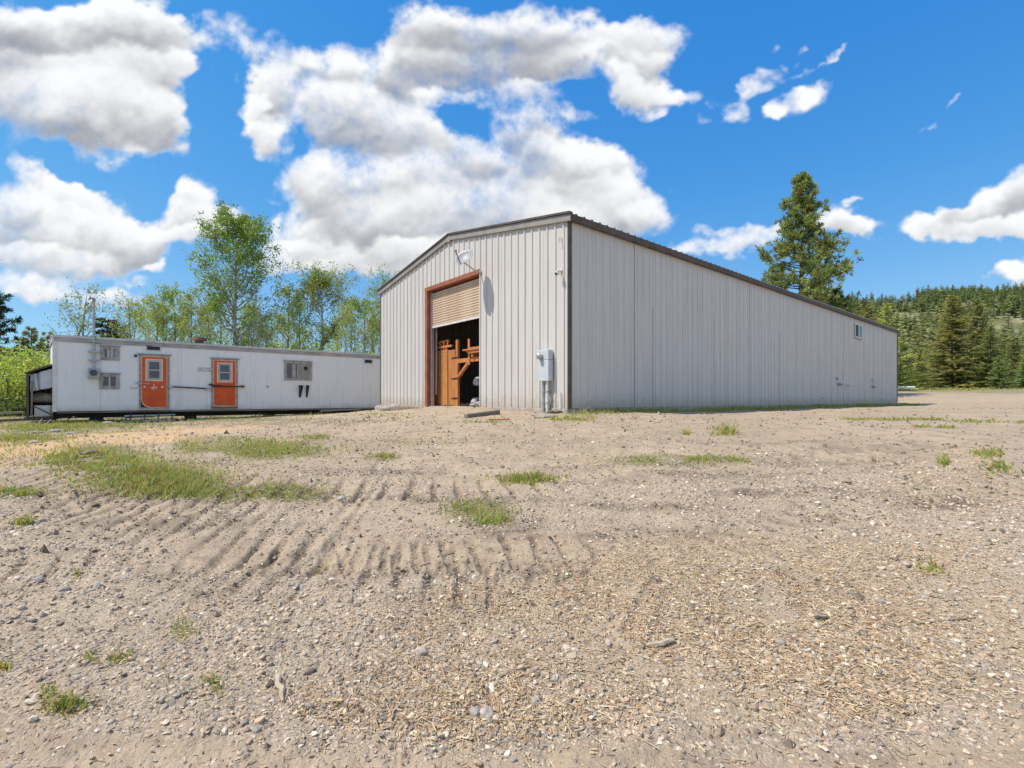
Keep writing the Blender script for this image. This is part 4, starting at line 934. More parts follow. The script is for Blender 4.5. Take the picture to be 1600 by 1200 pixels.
# two short lines of faded lettering between the doors
def lettering(s, t, h, size, parent):
    cu = bpy.data.curves.new('lettering', 'FONT'); cu.body = s; cu.size = size; cu.align_x = 'CENTER'; cu.extrude = .001; cu.space_line = .95
    ob = bpy.data.objects.new('tmp', cu); C.objects.link(ob); dg = bpy.context.evaluated_depsgraph_get()
    me = bpy.data.meshes.new_from_object(ob.evaluated_get(dg)); bpy.data.objects.remove(ob)
    me.materials.clear(); return link('lettering', me, MT['ink'], parent, (t, -.0135, h), (R(90), 0, 0))
t, h = tr(319.5, 577); lettering('NOT FOR\nOFFICE USE', t, h, .10, trailer)

# service mast with its meter
ms = empty('service_mast', 'grey electric service mast and meter on the trailer front', 'service mast', tr2w(tr(147, 590)[0], -.02, 0), TA)
h0 = tr(147, 577)[1]; h1 = tr(147, 476)[1]
MB().tube([(0, -.09, h0), (0, -.09, h1 + .1)], .04, 10).build('pipe', MT['galv'], ms)
MB().tube([(0, -.09, h1 + .102), (0, -.09, h1 + .2), (-.10, -.10, h1 + .22), (-.14, -.10, h1 + .14)], [.05, .055, .05, .035], 8).build('weather_head', MT['old_frame'], ms)
for py in (534, 550, 563):
    h = tr(147, py)[1]; MB().box(-.16, .16, -.155, .0, h - .025, h + .025).build('strap', MT['alu'], ms)
hm0 = tr(147, 592)[1]
MB().box(-.16, .17, -.18, .005, hm0, h0 + .02).build('meter_socket', MT['alu'], ms, bevel=.015)
MB().tube([(0, -.18, (hm0 + h0) / 2 + .04), (0, -.30, (hm0 + h0) / 2 + .04), (0, -.32, (hm0 + h0) / 2 + .04)], [.115, .11, .08], 16).build('meter_glass', MT['glass_dark'], ms)
# lean-to at the trailer's end
lt = empty('lean_to', 'dark timber lean-to standing against the trailer end', 'lean-to', tr2w(-.06, .5, -.16), TA)
hb = tr(60, 640)[1] + .16
zt = tr(78, 569)[1] + .16; zl = tr(42, 583)[1] + .16; XL = -.72
for y in (.0, 1.7):
    MB().box(XL, XL + .07, y, y + .07, .0, zl).build('post', MT['dark_wood'], lt)
m = MB(); m.prism([(XL - .02, zl + .002), (.0, zt + .002), (.0, zt + .05), (XL - .02, zl + .05)], 'y', -.08, 1.9); m.build('roof', MT['dark_wood'], lt)
for i in range(5):
    x0 = XL + .075 + i * .128; MB().box(x0, x0 + .122, 1.72, 1.745, .05, zl + (zt - zl) * (x0 - XL) / (-XL) - .05).build('plank', MT['dark_wood'] if i % 2 else MT['old_wood'], lt)
for i in range(9):
    y0 = .09 + i * .178; MB().box(XL + .02, XL + .045, y0, y0 + .172, .05, zl - .04).build('plank', MT['dark_wood'], lt)
MB().box(XL - .05, .0, -.05, 1.8, -.12, .0).build('sill_beam', MT['dark_wood'], lt)
MB().beam((XL + .14, -.02, .04), (XL + .16, -.02, zl - .25), .05, .05, (0, 1, 0)).build('stick', MT['old_wood'], lt)
MB().beam((-.55, -.03, .42), (-.05, -.03, .08), .04, .05, (0, 1, 0)).build('brace', MT['dark_wood'], lt)
MB().box(-.52, -.12, .10, .13, .02, .42).build('lower_board', MT['white'], lt)
MB().box(-.12, -.03, .07, .13, .02, .42).build('lower_post', MT['pale_wood'], lt)
# pale box with a cloudy sheet in front and the muddy tarp under it
bx = empty('pale_tank_box', 'pale blue grey metal tank with a curved bottom under the lean-to roof', 'tank', lt.matrix_basis @ Vector((-.04, .05, .0)), TA)
za = tr(66, 574)[1] + .16; zb_ = tr(66, 606)[1] + .16
pts = [(-.34, za - .14), (-.0, za), (.0, zb_ + .04)] + [(-.34 * s, zb_ + .04 - .09 * math.sin(math.pi * s * .5)) for s in (.3, .6, .85, 1)]
MB().prism(pts, 'y', 0, 1.2).build('body', MT['boxgrey'], bx, bevel=.02); MB().box(-.345, -.325, -.012, -.001, zb_, za - .15).build('seam', MT['alu'], bx)
sh = MB(); vs = []; nX, nZ = 7, 9
for i in range(nX):
    for j in range(nZ):
        s = i / (nX - 1); u = j / (nZ - 1); x = -.345 - .24 * s; z = (za - .17 - .06 * s) + (zb_ - .06 - za + .16) * u
        vs.append((x, .08 + .05 * math.sin(s * 9 + u * 2.2) + .02 * math.sin(u * 7), z))
sh.add(vs, [(i * nZ + j, (i + 1) * nZ + j, (i + 1) * nZ + j + 1, i * nZ + j + 1) for i in range(nX - 1) for j in range(nZ - 1)])
o = sh.build('plastic_sheet', MT['film'], None, smooth=True, loc=bx.location, rot=(0, 0, TA)); md = o.modifiers.new('thickness', 'SOLIDIFY'); md.thickness = .006
tag(o, 'crumpled cloudy plastic sheet hanging beside the pale tank', 'plastic sheet')
lpos = lt.matrix_basis @ Vector((-.32, .55, .68))
o = lump('tarp_bundle', .34, 8, MT['tarp'], lpos, (1.0, 1.4, .62), rz=TA); tag(o, 'muddy brown tarp bundle beneath the pale tank', 'tarp')

# clutter along the trailer's foot
def on_ground(px, py, dz=0):
    x, y = pix(px, py); return Vector((float(x[0]), float(y[0]), float(detail_z(x, y)[0]) + dz))
t0 = tr(188, 645)[0]; t1 = tr(274, 645)[0]; L_ = t1 - t0
g = tr2w(t0, -.30, 0); g.z = gz(g.x, g.y) - .02
sf = empty('steel_step_frame', 'grey steel step frame leaning low against the trailer under the first orange door', 'step frame', g, TA)
MB().beam((0, 0, .06), (L_, .0, .08), .05, .05).build('rail', MT['alu'], sf); MB().beam((.12, .12, .26), (L_ - .02, .12, .28), .05, .05).build('rail', MT['alu'], sf)
for i in range(4): x = L_ * (.18 + .25 * i); MB().beam((x, .02, .02), (x, .13, .40), .035, .035, (1, 0, 0)).build('post', MT['black'], sf)
pts = [on_ground(132, 655, .03), on_ground(141, 653.5, .07), on_ground(149, 652.5, .16), on_ground(160, 653, .12), on_ground(175, 655, .05), on_ground(195, 656.5, .03), on_ground(215, 655.5, .03), on_ground(240, 654, .02)]
sm_ = []
for i in range(len(pts) - 1):
    for k in range(4): sm_.append(pts[i].lerp(pts[i + 1], k / 4))
sm_.append(pts[-1])
for _ in range(3): sm_ = [sm_[0]] + [(sm_[i - 1] + sm_[i] * 2 + sm_[i + 1]) / 4 for i in range(1, len(sm_) - 1)] + [sm_[-1]]
tag(MB().tube([q + Vector((0, 0, .07)) for q in sm_], .045, 8).build('hose', MT['hose'], None, smooth=True), 'white hose looping over the ground in front of the trailer', 'hose')
def plank(p, q, w, h, m, label, cat='plank', name='plank', group=None):
    p = Vector(p); q = Vector(q); a = math.atan2(q.y - p.y, q.x - p.x); L = (q - p).length; el = math.asin((q.z - p.z) / L)
    o = MB().box(0, L, -w / 2, w / 2, 0, h).build(name, m, None, bevel=min(w, h) * .12, loc=p, rot=(0, -el, a)); return tag(o, label, cat, group)
plank(on_ground(322, 650, .02), on_ground(402, 647, .02), .18, .06, MT['old_wood'], 'grey plank lying along the trailer foot below the second door')
plank(on_ground(425, 646, .02), tr2w(tr(505, 640)[0], -.25, -.05), .30, .05, MT['old_wood'], 'weathered ramp board propped against the trailer below the wide window')
plank(tr2w(tr(498, 638)[0], -.25, -.10), tr2w(tr(560, 637)[0], -.25, -.03), .22, .05, MT['pale_wood'], 'pale board propped under the trailer wall near the shed')
plank(on_ground(728, 652, -.02), on_ground(779, 646, .0), .14, .12, MT['old_wood'], 'grey timber beam lying in the dirt outside the roller door', 'timber', 'timber_beam')
plank(on_ground(763, 657, .0), on_ground(796, 656, .0), .16, .025, MT['pine_wood'], 'thin brown board half buried in front of the shed wall', 'board', 'board')
plank(on_ground(-12, 653, .16), on_ground(37, 651, .18), .12, .10, MT['pale_wood'], 'upper pale timber lying at the foot of the lean-to', 'timber', 'timber_beam')
plank(on_ground(-12, 661, .03), on_ground(40, 658, .03), .12, .10, MT['old_wood'], 'lower grey timber lying at the foot of the lean-to', 'timber', 'timber_beam')
tag(lump('rag', .11, 21, MT['bag'], on_ground(316, 657, .03), (1.4, .8, .45)), 'crumpled pale rag on the dirt before the second orange door', 'rag')
for i, (px, py, r, lb) in enumerate(((596, 641, .16, 'small white rock tight at the shed corner next to the trailer'), (603, 641.5, .15, 'middle white rock at the foot of the shed wall near the trailer'), (616, 640, .19, 'longest white rock at the foot of the shed wall near the trailer'))):
    tag(lump('rock', r, 30 + i, MT['rock'], on_ground(px, py, r * .25), (1.3, .9, .8)), lb, 'rock')
tag(lump('dirt_mound', .35, 40, MT['mud'], on_ground(640, 639, -.04), (1.5, .9, .45)), 'brown dirt mound against the shed wall by the red jamb', 'dirt mound')
for i, (px, py, r, lb) in enumerate(((838, 648, .10, 'grey rubble slab below the meter box conduits'), (851, 651, .15, 'flat grey rubble slab lying before the meter box'), (868, 645.5, .13, 'dark rubble lump between the conduits and the shed corner'))):
    tag(lump('rubble', r, 50 + i, MT['rock_grey'] if i < 2 else MT['mud'], on_ground(px, py, r * .2), (1.8, 1.1, .4)), lb, 'rubble')
for i, (px, py, r, lb) in enumerate(((60, 676, .10, 'grey brown stone in the grass before the lean-to'), (88, 674, .13, 'pale flat stone in the grass before the lean-to'), (110, 677, .10, 'grey stone right of the pale flat one in the grass'), (54, 692, .09, 'white stone at the edge of the orange dirt track'), (143, 709, .10, 'dark clod in the big grass patch'), (255, 655, .10, 'grey stone beneath the trailer near the step frame'), (170, 662, .16, 'brown clod in front of the white hose'))):
    tag(lump('stone', r, 60 + i, MT['rock'] if 'white' in lb else MT['mud'] if 'clod' in lb else MT['rock_grey'], on_ground(px, py, r * .1), (1.4, 1, .5)), lb, 'stone')
# dead branches by the trailer corner
for i, (a, b) in enumerate((((56, 668), (72, 655)), ((68, 668), (90, 653)), ((62, 664), (70, 654)), ((105, 657), (117, 663)))):
    p = on_ground(*a, .02); q = on_ground(*b, .25); mid = (p + q) / 2 + Vector((.05, 0, .05))
    tag(MB().tube([p, mid, q], [.025, .02, .012], 6).build('branch', MT['old_wood'], None), ('longest bare grey branch leaning on the lean-to sill', 'bare grey branch leaning against the trailer corner post', 'short grey branch between the two longer ones by the lean-to', 'lone grey branch lying under the trailer front past its corner')[i], 'branch')
# pale rubble on the floor just inside the door
tag(lump('rubble', .20, 71, MT['rock'], sh2w((.45, 4.35, .05)), (1.3, 1.3, .5)), 'pale rubble heap on the floor inside the roller door', 'rubble')
tag(lump('rubble', .13, 72, MT['rock_grey'], sh2w((.40, 4.75, .04)), (1.2, 1.3, .55)), 'grey rubble lump beside the pale heap inside the roller door', 'rubble')

# far edge of the field
p = on_ground(1414, 609.5); fb = tag(MB().box(-1.3, 1.3, -.35, .35, .05, .50).build('pale_skiff', MT['white'], None, bevel=.12, loc=p, rot=(0, 0, .1)), 'low white hull-like form lying at the field edge past the shed', 'hull')
p = on_ground(1560, 607); bb = empty('barrel', 'small pale blue barrel standing at the edge of the spruce trees', 'barrel', p)
MB().tube([(0, 0, 0), (0, 0, .3), (0, 0, .65), (0, 0, .9)], [.26, .30, .30, .26], 12).build('body', MT['boxgrey'], bb); MB().tube([(0, 0, .91), (0, 0, .97)], .22, 12).build('lid', MT['bag'], bb)
# wire fence on the left
fx = [(-30, 21.0), (-26.0, 22.5), (-22.9, 23.6), (-20.0, 24.8)]
fence = empty('wire_fence', 'old wire fence on dark posts before the bright bushes', 'fence', (fx[0][0], fx[0][1], gz(*fx[0])))
for (x, y) in fx:
    MB().tube([(x - fx[0][0], y - fx[0][1], -.1), (x - fx[0][0] + .02, y - fx[0][1], 1.05)], .07, 7).build('post', MT['dark_wood'], fence)
for z in (.25, .5, .75, .98): MB().tube([(x - fx[0][0], y - fx[0][1] - .07, z) for (x, y) in fx], .008, 4).build('wire', MT['alu'], fence)

# ------------------------------------------------------------------ trees and shrubs
def tubes_np(lines, sides):
    """lines: list of (pts (n,3), radii (n)) -> verts, quads"""
    V = []; Fq = []; off = 0
    for P, rad in lines:
        P = np.asarray(P, float); n = len(P); k = sides if rad[0] > .03 else 3
        t = np.gradient(P, axis=0); t /= np.linalg.norm(t, axis=1)[:, None] + 1e-9
        ref = np.array([1.0, 0.13, 0.07]) if abs(t[0, 2]) > .8 else np.array([0, 0, 1.0])
        a = np.cross(t, ref); a /= np.linalg.norm(a, axis=1)[:, None] + 1e-9; b = np.cross(t, a)
        ang = 2 * np.pi * np.arange(k) / k
        ring = P[:, None] + (a[:, None] * np.cos(ang)[None, :, None] + b[:, None] * np.sin(ang)[None, :, None]) * np.asarray(rad)[:, None, None]
        V.append(ring.reshape(-1, 3)); i = np.arange(n - 1)[:, None] * k + np.arange(k)[None]; j = np.arange(n - 1)[:, None] * k + (np.arange(k)[None] + 1) % k
        Fq.append((np.stack([i, j, j + k, i + k], -1) + off).reshape(-1, 4)); off += n * k
    return np.concatenate(V), np.concatenate(Fq)
def unit(a): return a / (np.linalg.norm(a, axis=-1, keepdims=True) + 1e-9)
def leaf_quads(cent, size, g, upbias=.3, aspect=.8):
    n = len(cent); d1 = unit(g.normal(size=(n, 3))); nr = unit(g.normal(size=(n, 3)) + np.array([0, 0, upbias])); d1 = unit(d1 - nr * (d1 * nr).sum(1)[:, None]); d2 = np.cross(nr, d1)
    s = np.asarray(size)[:, None]
    v = np.stack([cent - d1 * s, cent + d2 * s * aspect * .6, cent + d1 * s, cent - d2 * s * aspect * .6], 1)
    return v.reshape(-1, 3), np.arange(4 * n).reshape(n, 4)
def aspen(seed, H, cb, R_, nl, twigs, leaves, leaf=.09, lean=0.0, top_bias=1.0, stems=1, col=(.17, .235, .05), trunk_r=None, sparse_low=True):
    g = np.random.default_rng(seed); lines = []; cl = []; 
    for st in range(stems):
        Hs = H * (1 if st == 0 else g.uniform(.82, .95)); r0 = trunk_r or H * .0125; n = 12; s = np.linspace(0, 1, n)
        az = g.uniform(0, 6.28); dx = lean * H * s ** 1.4 * (1 if st == 0 else -.5)
        P = np.c_[dx + np.cumsum(g.normal(0, H * .006, n)) + st * .7, np.cumsum(g.normal(0, H * .006, n)) + st * .2, Hs * s * .97]; P[0, :2] = (st * .6, st * .2)
        rad = r0 * (1 - s) ** .75 + .012; lines.append((P, rad))
        for i in range(nl):
            f = cb + (1 - cb) * (g.uniform(0, 1) ** (1 / top_bias)); f = min(f, .97)
            p0 = np.array([np.interp(f, s, P[:, k]) for k in range(3)]); rr = np.interp(f, s, rad)
            t = (f - cb) / (1 - cb); prof = max(.25, math.sin(math.pi * (.12 + .80 * t)) ** .8)
            L = R_ * prof * g.uniform(.7, 1.2); az += 2.4 + g.normal(0, .4); up = g.uniform(.35, 1.0) + .5 * t
            d = unit(np.array([math.cos(az), math.sin(az), up])); m = 5; q = np.linspace(0, 1, m)
            B = p0 + d * L * q[:, None] + np.array([0, 0, .25 * L])[None] * (q ** 2)[:, None] + np.cumsum(g.normal(0, .05 * L, (m, 3)), 0) * (q[:, None] > 0)
            lines.append((B, np.maximum(rr * .5 * (1 - q) ** .8, .008)))
            for j in range(twigs):
                w = g.uniform(.3, 1); b0 = np.array([np.interp(w, q, B[:, k]) for k in range(3)]); td = unit(d * .8 + g.normal(0, .7, 3) + np.array([0, 0, .25])); tl = L * g.uniform(.22, .5)
                mid = b0 + td * tl * .5 + g.normal(0, .04 * tl, 3); e = b0 + td * tl + g.normal(0, .08 * tl, 3)
                lines.append((np.array([b0, mid, e]), np.array([.014, .009, .005])))
                k = int(leaves * g.uniform(.5, 1.4) * (1 if not sparse_low else .35 + .75 * min(1, max(0, t * 1.6))))
                if k > 0:
                    pos = b0 + (e - b0) * g.uniform(.35, 1.08, k)[:, None] + g.normal(0, 1, (k, 3)) * (.10 + .09 * tl)
                    cl.append(pos)
    V, Fq = tubes_np(lines, 7)
    wood = mesh_np('trunk', V, Fq, True)
    cent = np.concatenate(cl); nL = len(cent); v, f = leaf_quads(cent, leaf * g.uniform(.7, 1.3, nL), g)
    base = np.array(col) * g.uniform(.7, 1.3, (nL, 1)) * (1 + g.normal(0, .08, (nL, 3)))
    crown = mesh_np('crown', v, f, False, {'Col': np.repeat(base, 4, 0)})
    wood.materials.append(MT['bark_aspen']); crown.materials.append(MT['leaf']); return wood, crown
def spruce(seed, H, R_, levels, col=(.045, .075, .022), tip=(.10, .135, .035), frond=.5, brown=0.0):
    g = np.random.default_rng(seed); lines = [(np.array([[0, 0, 0], [0.05, 0, H * .5], [0, 0, H * .99]]), np.array([H * .010, H * .006, .02]))]; V = []; Cc = []
    for i in range(levels):
        f = .04 + .95 * (i / (levels - 1)); z0 = H * f; nb = int(7 + 3 * (1 - f))
        for j in range(nb):
            a = g.uniform(0, 6.283); L = R_ * (1 - f) ** .78 * g.uniform(.6, 1.18) + .12; d = np.array([math.cos(a), math.sin(a), 0])
            m = max(3, int(L / (frond * .45))); q = np.linspace(.12, 1, m)
            droop = -(.30 - .55 * f) * L
            pts = np.array([0, 0, z0 + g.normal(0, H / levels * .4)]) + d * L * q[:, None] + np.array([0, 0, 1]) * (droop * q ** 1.3 + .18 * L * q ** 3)[:, None]
            if L > 1.0: lines.append((pts[[0, m // 2, -1]], np.array([.03, .02, .006])))
            perp = np.array([-d[1], d[0], 0])
            shade = g.uniform(.75, 1.2); br = g.random() < brown
            for k in range(m):
                fl = frond * (1.15 - .6 * q[k]) * min(1, .4 + L / 2) * g.uniform(.7, 1.3)
                for sd_ in (-1, 1):
                    tipv = pts[k] + (perp * sd_ * .75 + d * .65 + np.array([0, 0, g.uniform(-.45, .10)])) * fl; wv_ = d * fl * .30 + np.array([0, 0, g.normal(0, .08)]) * fl
                    V += [pts[k] - wv_ * .5, pts[k] + wv_ * .9, tipv + wv_ * .25, tipv - wv_ * .25]
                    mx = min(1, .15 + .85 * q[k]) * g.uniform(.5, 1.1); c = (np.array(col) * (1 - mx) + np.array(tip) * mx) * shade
                    if br: c = np.array([.13, .085, .035]) * shade
                    Cc += [c] * 4
            V += [pts[-1] - perp * .12 * frond, pts[-1] + perp * .12 * frond, pts[-1] + d * frond * .7 + perp * .04, pts[-1] + d * frond * .7 - perp * .04]; Cc += [np.array(tip) * shade] * 4
    Vt, Ft = tubes_np(lines, 6); wood = mesh_np('trunk', Vt, Ft, True); n = len(V) // 4
    crown = mesh_np('crown', np.array(V), np.arange(4 * n).reshape(n, 4), False, {'Col': np.array(Cc)})
    wood.materials.append(MT['bark_pine']); crown.materials.append(MT['needle']); return wood, crown
def ponderosa(seed, H, R_, cb, nl, col=(.055, .075, .025), tip=(.13, .15, .05), tuft=.36, cone=.9, subs=7):
    g = np.random.default_rng(seed); s = np.linspace(0, 1, 9); P = np.c_[np.cumsum(g.normal(0, .05, 9)), np.cumsum(g.normal(0, .05, 9)), H * s]; P[0, :2] = 0
    rad = H * .016 * (1 - s) ** .8 + .02; lines = [(P, rad)]; tufts = []
    az = 0
    for i in range(nl):
        f = cb + (1 - cb) * (i + g.uniform(0, 1)) / nl; f = min(f, .985); t = (f - cb) / (1 - cb); az += 2.4 + g.normal(0, .5)
        p0 = np.array([np.interp(f, s, P[:, k]) for k in range(3)])
        L = R_ * (min(1, .80 + t * .9) if t < .22 else (1 - ((t - .22) / .79) ** .95 * cone)) * g.uniform(.48, 1.18) + .25
        d = np.array([math.cos(az), math.sin(az), -.12 + .55 * t]); d = unit(d); q = np.linspace(0, 1, 5)
        B = p0 + d * L * q[:, None] + np.array([0, 0, 1]) * (.22 * L * q ** 2.2)[:, None] + np.cumsum(g.normal(0, .03 * L, (5, 3)), 0) * (q[:, None] > 0)
        lines.append((B, np.maximum(np.interp(f, s, rad) * .35 * (1 - q), .012)))
        for j in range(max(3, int(subs * (.4 + L / R_)))):
            w = g.uniform(.35, 1.0); b0 = np.array([np.interp(w, q, B[:, k]) for k in range(3)]); td = unit(d * .7 + g.normal(0, .65, 3) + np.array([0, 0, .35])); tl = L * g.uniform(.12, .32) + .1; e = b0 + td * tl
            lines.append((np.array([b0, (b0 + e) / 2 + g.normal(0, .03, 3), e]), np.array([.018, .012, .008])))
            tufts.append((e, td)); 
            if g.random() < .6: tufts.append(((b0 + e) / 2 + g.normal(0, .08, 3), td))
        tufts.append((B[-1], d))
    E = np.array([t[0] for t in tufts]); Dd = np.array([t[1] for t in tufts]); n = len(E); K = 17
    dirs = unit(g.normal(0, .75, (n, K, 3)) + Dd[:, None] * .55 + np.array([0, 0, .30])); ln = tuft * g.uniform(.7, 1.25, (n, K, 1)); pr = unit(np.cross(dirs, g.normal(size=(n, K, 3)))) * tuft * .085
    c0 = E[:, None] - dirs * tuft * .12; V = np.stack([c0 - pr * .5, c0 + pr * .5, c0 + dirs * ln + pr, c0 + dirs * ln - pr], 2).reshape(-1, 3)
    sh_ = g.uniform(.65, 1.35, (n, 1, 1)) * g.uniform(.85, 1.15, (n, K, 1)); mixv = g.uniform(0, 1, (n, K, 1)); Cc = (np.array(col) * (1 - mixv) + np.array(tip) * mixv) * sh_; brn = g.random((n, 1, 1)) < .10; Cc = np.where(brn, np.array([.15, .105, .04]) * sh_, Cc)
    Vt, Ft = tubes_np(lines, 7); wood = mesh_np('trunk', Vt, Ft, True)
    crown = mesh_np('crown', V, np.arange(len(V)).reshape(-1, 4), False, {'Col': np.repeat(Cc.reshape(-1, 3), 4, 0)})
    wood.materials.append(MT['bark_pine']); crown.materials.append(MT['needle']); return wood, crown
def bush(seed, R_, H, n, leaf=.10, col=(.17, .24, .045), stems=14):
    g = np.random.default_rng(seed); lines = []; cl = []
    for i in range(stems):
        a = g.uniform(0, 6.28); r = R_ * math.sqrt(g.uniform(0, 1)) * .85; h = H * g.uniform(.65, 1.05) * (1 - .35 * (r / R_) ** 2)
        b = np.array([math.cos(a) * r * .5, math.sin(a) * r * .5, -.1]); e = np.array([math.cos(a) * r, math.sin(a) * r, h]); m = (b + e) / 2 + g.normal(0, .12, 3)
        lines.append((np.array([b, m, e]), np.array([.03, .02, .008])))
        for j in range(7):
            w = g.uniform(.1, 1); p = b + (e - b) * w; k = n // (stems * 7); cl.append(p + g.normal(0, 1, (k, 3)) * np.array([.26, .26, .22]) * (R_ * .45 + .2))
    Vt, Ft = tubes_np(lines, 5); wood = mesh_np('stems', Vt, Ft, True); cent = np.concatenate(cl); cent[:, 2] = np.abs(cent[:, 2]); nL = len(cent)
    v, f = leaf_quads(cent, leaf * g.uniform(.7, 1.3, nL), g); base = np.array(col) * g.uniform(.65, 1.35, (nL, 1)) * (1 + g.normal(0, .08, (nL, 3)))
    fo = mesh_np('foliage', v, f, False, {'Col': np.repeat(base, 4, 0)}); wood.materials.append(MT['bark_twig']); fo.materials.append(MT['leaf']); return wood, fo
def at_px(px, Y): x = (px - 800) / F * Y; return (x, Y, gz(x, Y) - .08)
def top_h(py, Y, z): return (HOR - py) / F * Y + EYE - z
_h0 = {}
def H0_of(me):
    if me.name not in _h0:
        a_ = np.empty(len(me.vertices) * 3, np.float32); me.vertices.foreach_get('co', a_); _h0[me.name] = float(np.percentile(a_[2::3], 99.7))
    return _h0[me.name]
def plant(kind, protos, px, Y, top, label, cat='tree', group=None, rz=None, wide=1.0, parts=('trunk', 'crown'), h0=None, xy=None):
    loc = at_px(px, Y) if xy is None else (xy[0], xy[1], gz(*xy) - .08)
    wood, crown, H0 = protos; H0 = H0_of(crown); h = top_h(top, Y, loc[2]) if h0 is None else h0; s = h / H0
    e_ = empty(kind, label, cat, loc, rnd.uniform(0, 6.28) if rz is None else rz, group); e_.scale = (s * wide, s * wide, s)
    link(parts[0], wood, None, e_); link(parts[1], crown, None, e_); return e_
GA = 'pale leafed aspens in the grove behind the trailer'
A_tall = (*aspen(1, 14.5, .26, 3.5, 70, 8, 26, .10, top_bias=1.35, col=(.24, .32, .075)), 14.5)
A_round = (*aspen(2, 10.5, .46, 3.0, 48, 8, 18, .09, top_bias=1.25, col=(.31, .38, .12), sparse_low=False), 10.5)
A_twin = (*aspen(3, 8.5, .38, 2.2, 20, 5, 8, .085, lean=.10, stems=2, col=(.30, .36, .12)), 8.5)
A_thin = [(*aspen(4 + i, 9.5, .28, 2.0, 30, 5, (10, 13, 8, 15)[i], .085, top_bias=1.1, col=((.38, .44, .15), (.35, .43, .12), (.37, .40, .17), (.40, .45, .14))[i], lean=(.03, -.05, .06, 0)[i], trunk_r=.085), 9.5) for i in range(4)]
A_bare = (*aspen(9, 9.0, .25, 1.9, 26, 6, 2, .08, lean=-.05, trunk_r=.12), 9.0)
plant('aspen_tree', A_tall, 365, 32, 328, 'tallest aspen, dense green crown on a pale trunk behind the trailer', rz=.4)
plant('aspen_tree', A_round, 503, 33, 407, 'round crowned aspen with a long bare pale trunk behind the wide trailer window', rz=1.2)
plant('aspen_tree', A_twin, 118, 33, 441, 'twin stemmed sparse aspen rising behind the service mast', rz=.2)
plant('aspen_tree', A_round, 612, 36, 424, 'green aspen top showing above the shed eave corner', rz=3.3)
plant('aspen_tree', A_bare, 408, 31, 452, 'dark twisted aspen almost without leaves right of the tallest aspen', rz=.5, wide=.8)
for i, (px, top, Y, k, w) in enumerate([(243, 446, 34, 0, 1), (278, 440, 35, 1, .9), (216, 462, 38, 2, 1), (302, 452, 33, 3, .9), (328, 462, 36, 0, .8), (445, 440, 36, 1, 1.1), (470, 455, 34, 3, .9), (550, 452, 35, 0, 1), (575, 458, 33, 1, 1), (535, 470, 31, 3, .8), (395, 470, 37, 3, 1), (262, 470, 40, 3, 1), (425, 478, 32, 2, .9), (590, 470, 38, 3, 1), (350, 452, 38, 1, 1)]):
    plant('aspen_tree', A_thin[k], px, Y, top, 'slender light green aspen in the grove behind the trailer', group=GA, wide=w)
for i in range(24):
    px = 196 + 400 * ((i * .618034) % 1) + rnd.uniform(-6, 6); Y = rnd.uniform(38, 62); plant('aspen_tree', A_thin[rnd.randrange(4)] if rnd.random() < .8 else A_bare, px, Y, rnd.uniform(465, 512), 'slender light green aspen in the grove behind the trailer', group=GA, wide=rnd.uniform(.75, 1.1))
xL = -34.6
e_ = plant('bare_tree', A_bare, -62, 30, 325, 'bare branched tree reaching in at the picture edge above the bushes', rz=2.0, wide=1.25)
B_ = [(*bush(20 + i, 2.0, 2.6, 5600, .055, ((.40, .47, .12), (.36, .45, .12), (.44, .49, .15))[i]), 2.6) for i in range(3)]
for i, (px, Y, top, lb) in enumerate([(-40, 27, 545, 'bright green bush at the picture edge behind the wire fence'), (8, 26.5, 552, 'bright yellow green bush behind the old wire fence'), (52, 27.5, 556, 'bright green bush behind the lean-to post'), (30, 31, 540, 'taller light bush behind the yellow green one'), (85, 30, 548, 'light green bush rising behind the trailer corner'), (-10, 33, 535, 'pale tall bush behind the fence bushes')]):
    plant('bush', B_[i % 3], px, Y, top, lb, 'bush', None, parts=('stems', 'foliage'), wide=1.15)
for i in range(12):
    px = 110 + 490 * ((i * .618034 + .2) % 1); Y = rnd.uniform(30, 46); plant('bush', B_[rnd.randrange(3)], px, Y, rnd.uniform(530, 552), 'light green undergrowth bush among the aspen trunks behind the trailer', 'bush', 'undergrowth bushes behind the trailer', parts=('stems', 'foliage'), wide=rnd.uniform(1.0, 1.6))
PON = (*ponderosa(40, 20, 4.5, .14, 140, (.13, .165, .055), (.36, .38, .15), .38, .97, 12), 20.0)
PINE_D = (*ponderosa(41, 12, 2.3, .25, 46, (.03, .045, .03), (.07, .09, .05), .36, .8, 8), 12.0)
PINE_L = (*ponderosa(42, 12, 2.1, .15, 46, (.14, .165, .07), (.26, .28, .12), .34, .9, 8), 12.0)
plant('pine_tree', PON, 1252, 47, 277, 'tall lone pine with tufted branches standing behind the shed', rz=.9, wide=.98)
plant('pine_tree', PINE_D, -4, 42, 456, 'dark pine at the picture edge above the bright bushes', rz=1.0)
plant('pine_tree', PINE_L, 50, 55, 512, 'olive green pine between the dark pine and the trailer', rz=.3, wide=1.1)
plant('pine_tree', PINE_L, 76, 60, 520, 'small olive pine close above the trailer roof corner', rz=2.3, wide=1.1)
plant('pine_tree', PINE_D, 170, 56, 500, 'dark bushy pine showing over the trailer roof right of the mast', rz=2.0, wide=1.5)
plant('pine_tree', PINE_D, 188, 58, 505, 'smaller dark pine beside the bushy one over the trailer roof', rz=.4, wide=1.2)
plant('pine_tree', PINE_D, 1302, 52, 452, 'dark low pine at the foot of the tall lone pine', rz=.6, wide=1.3)
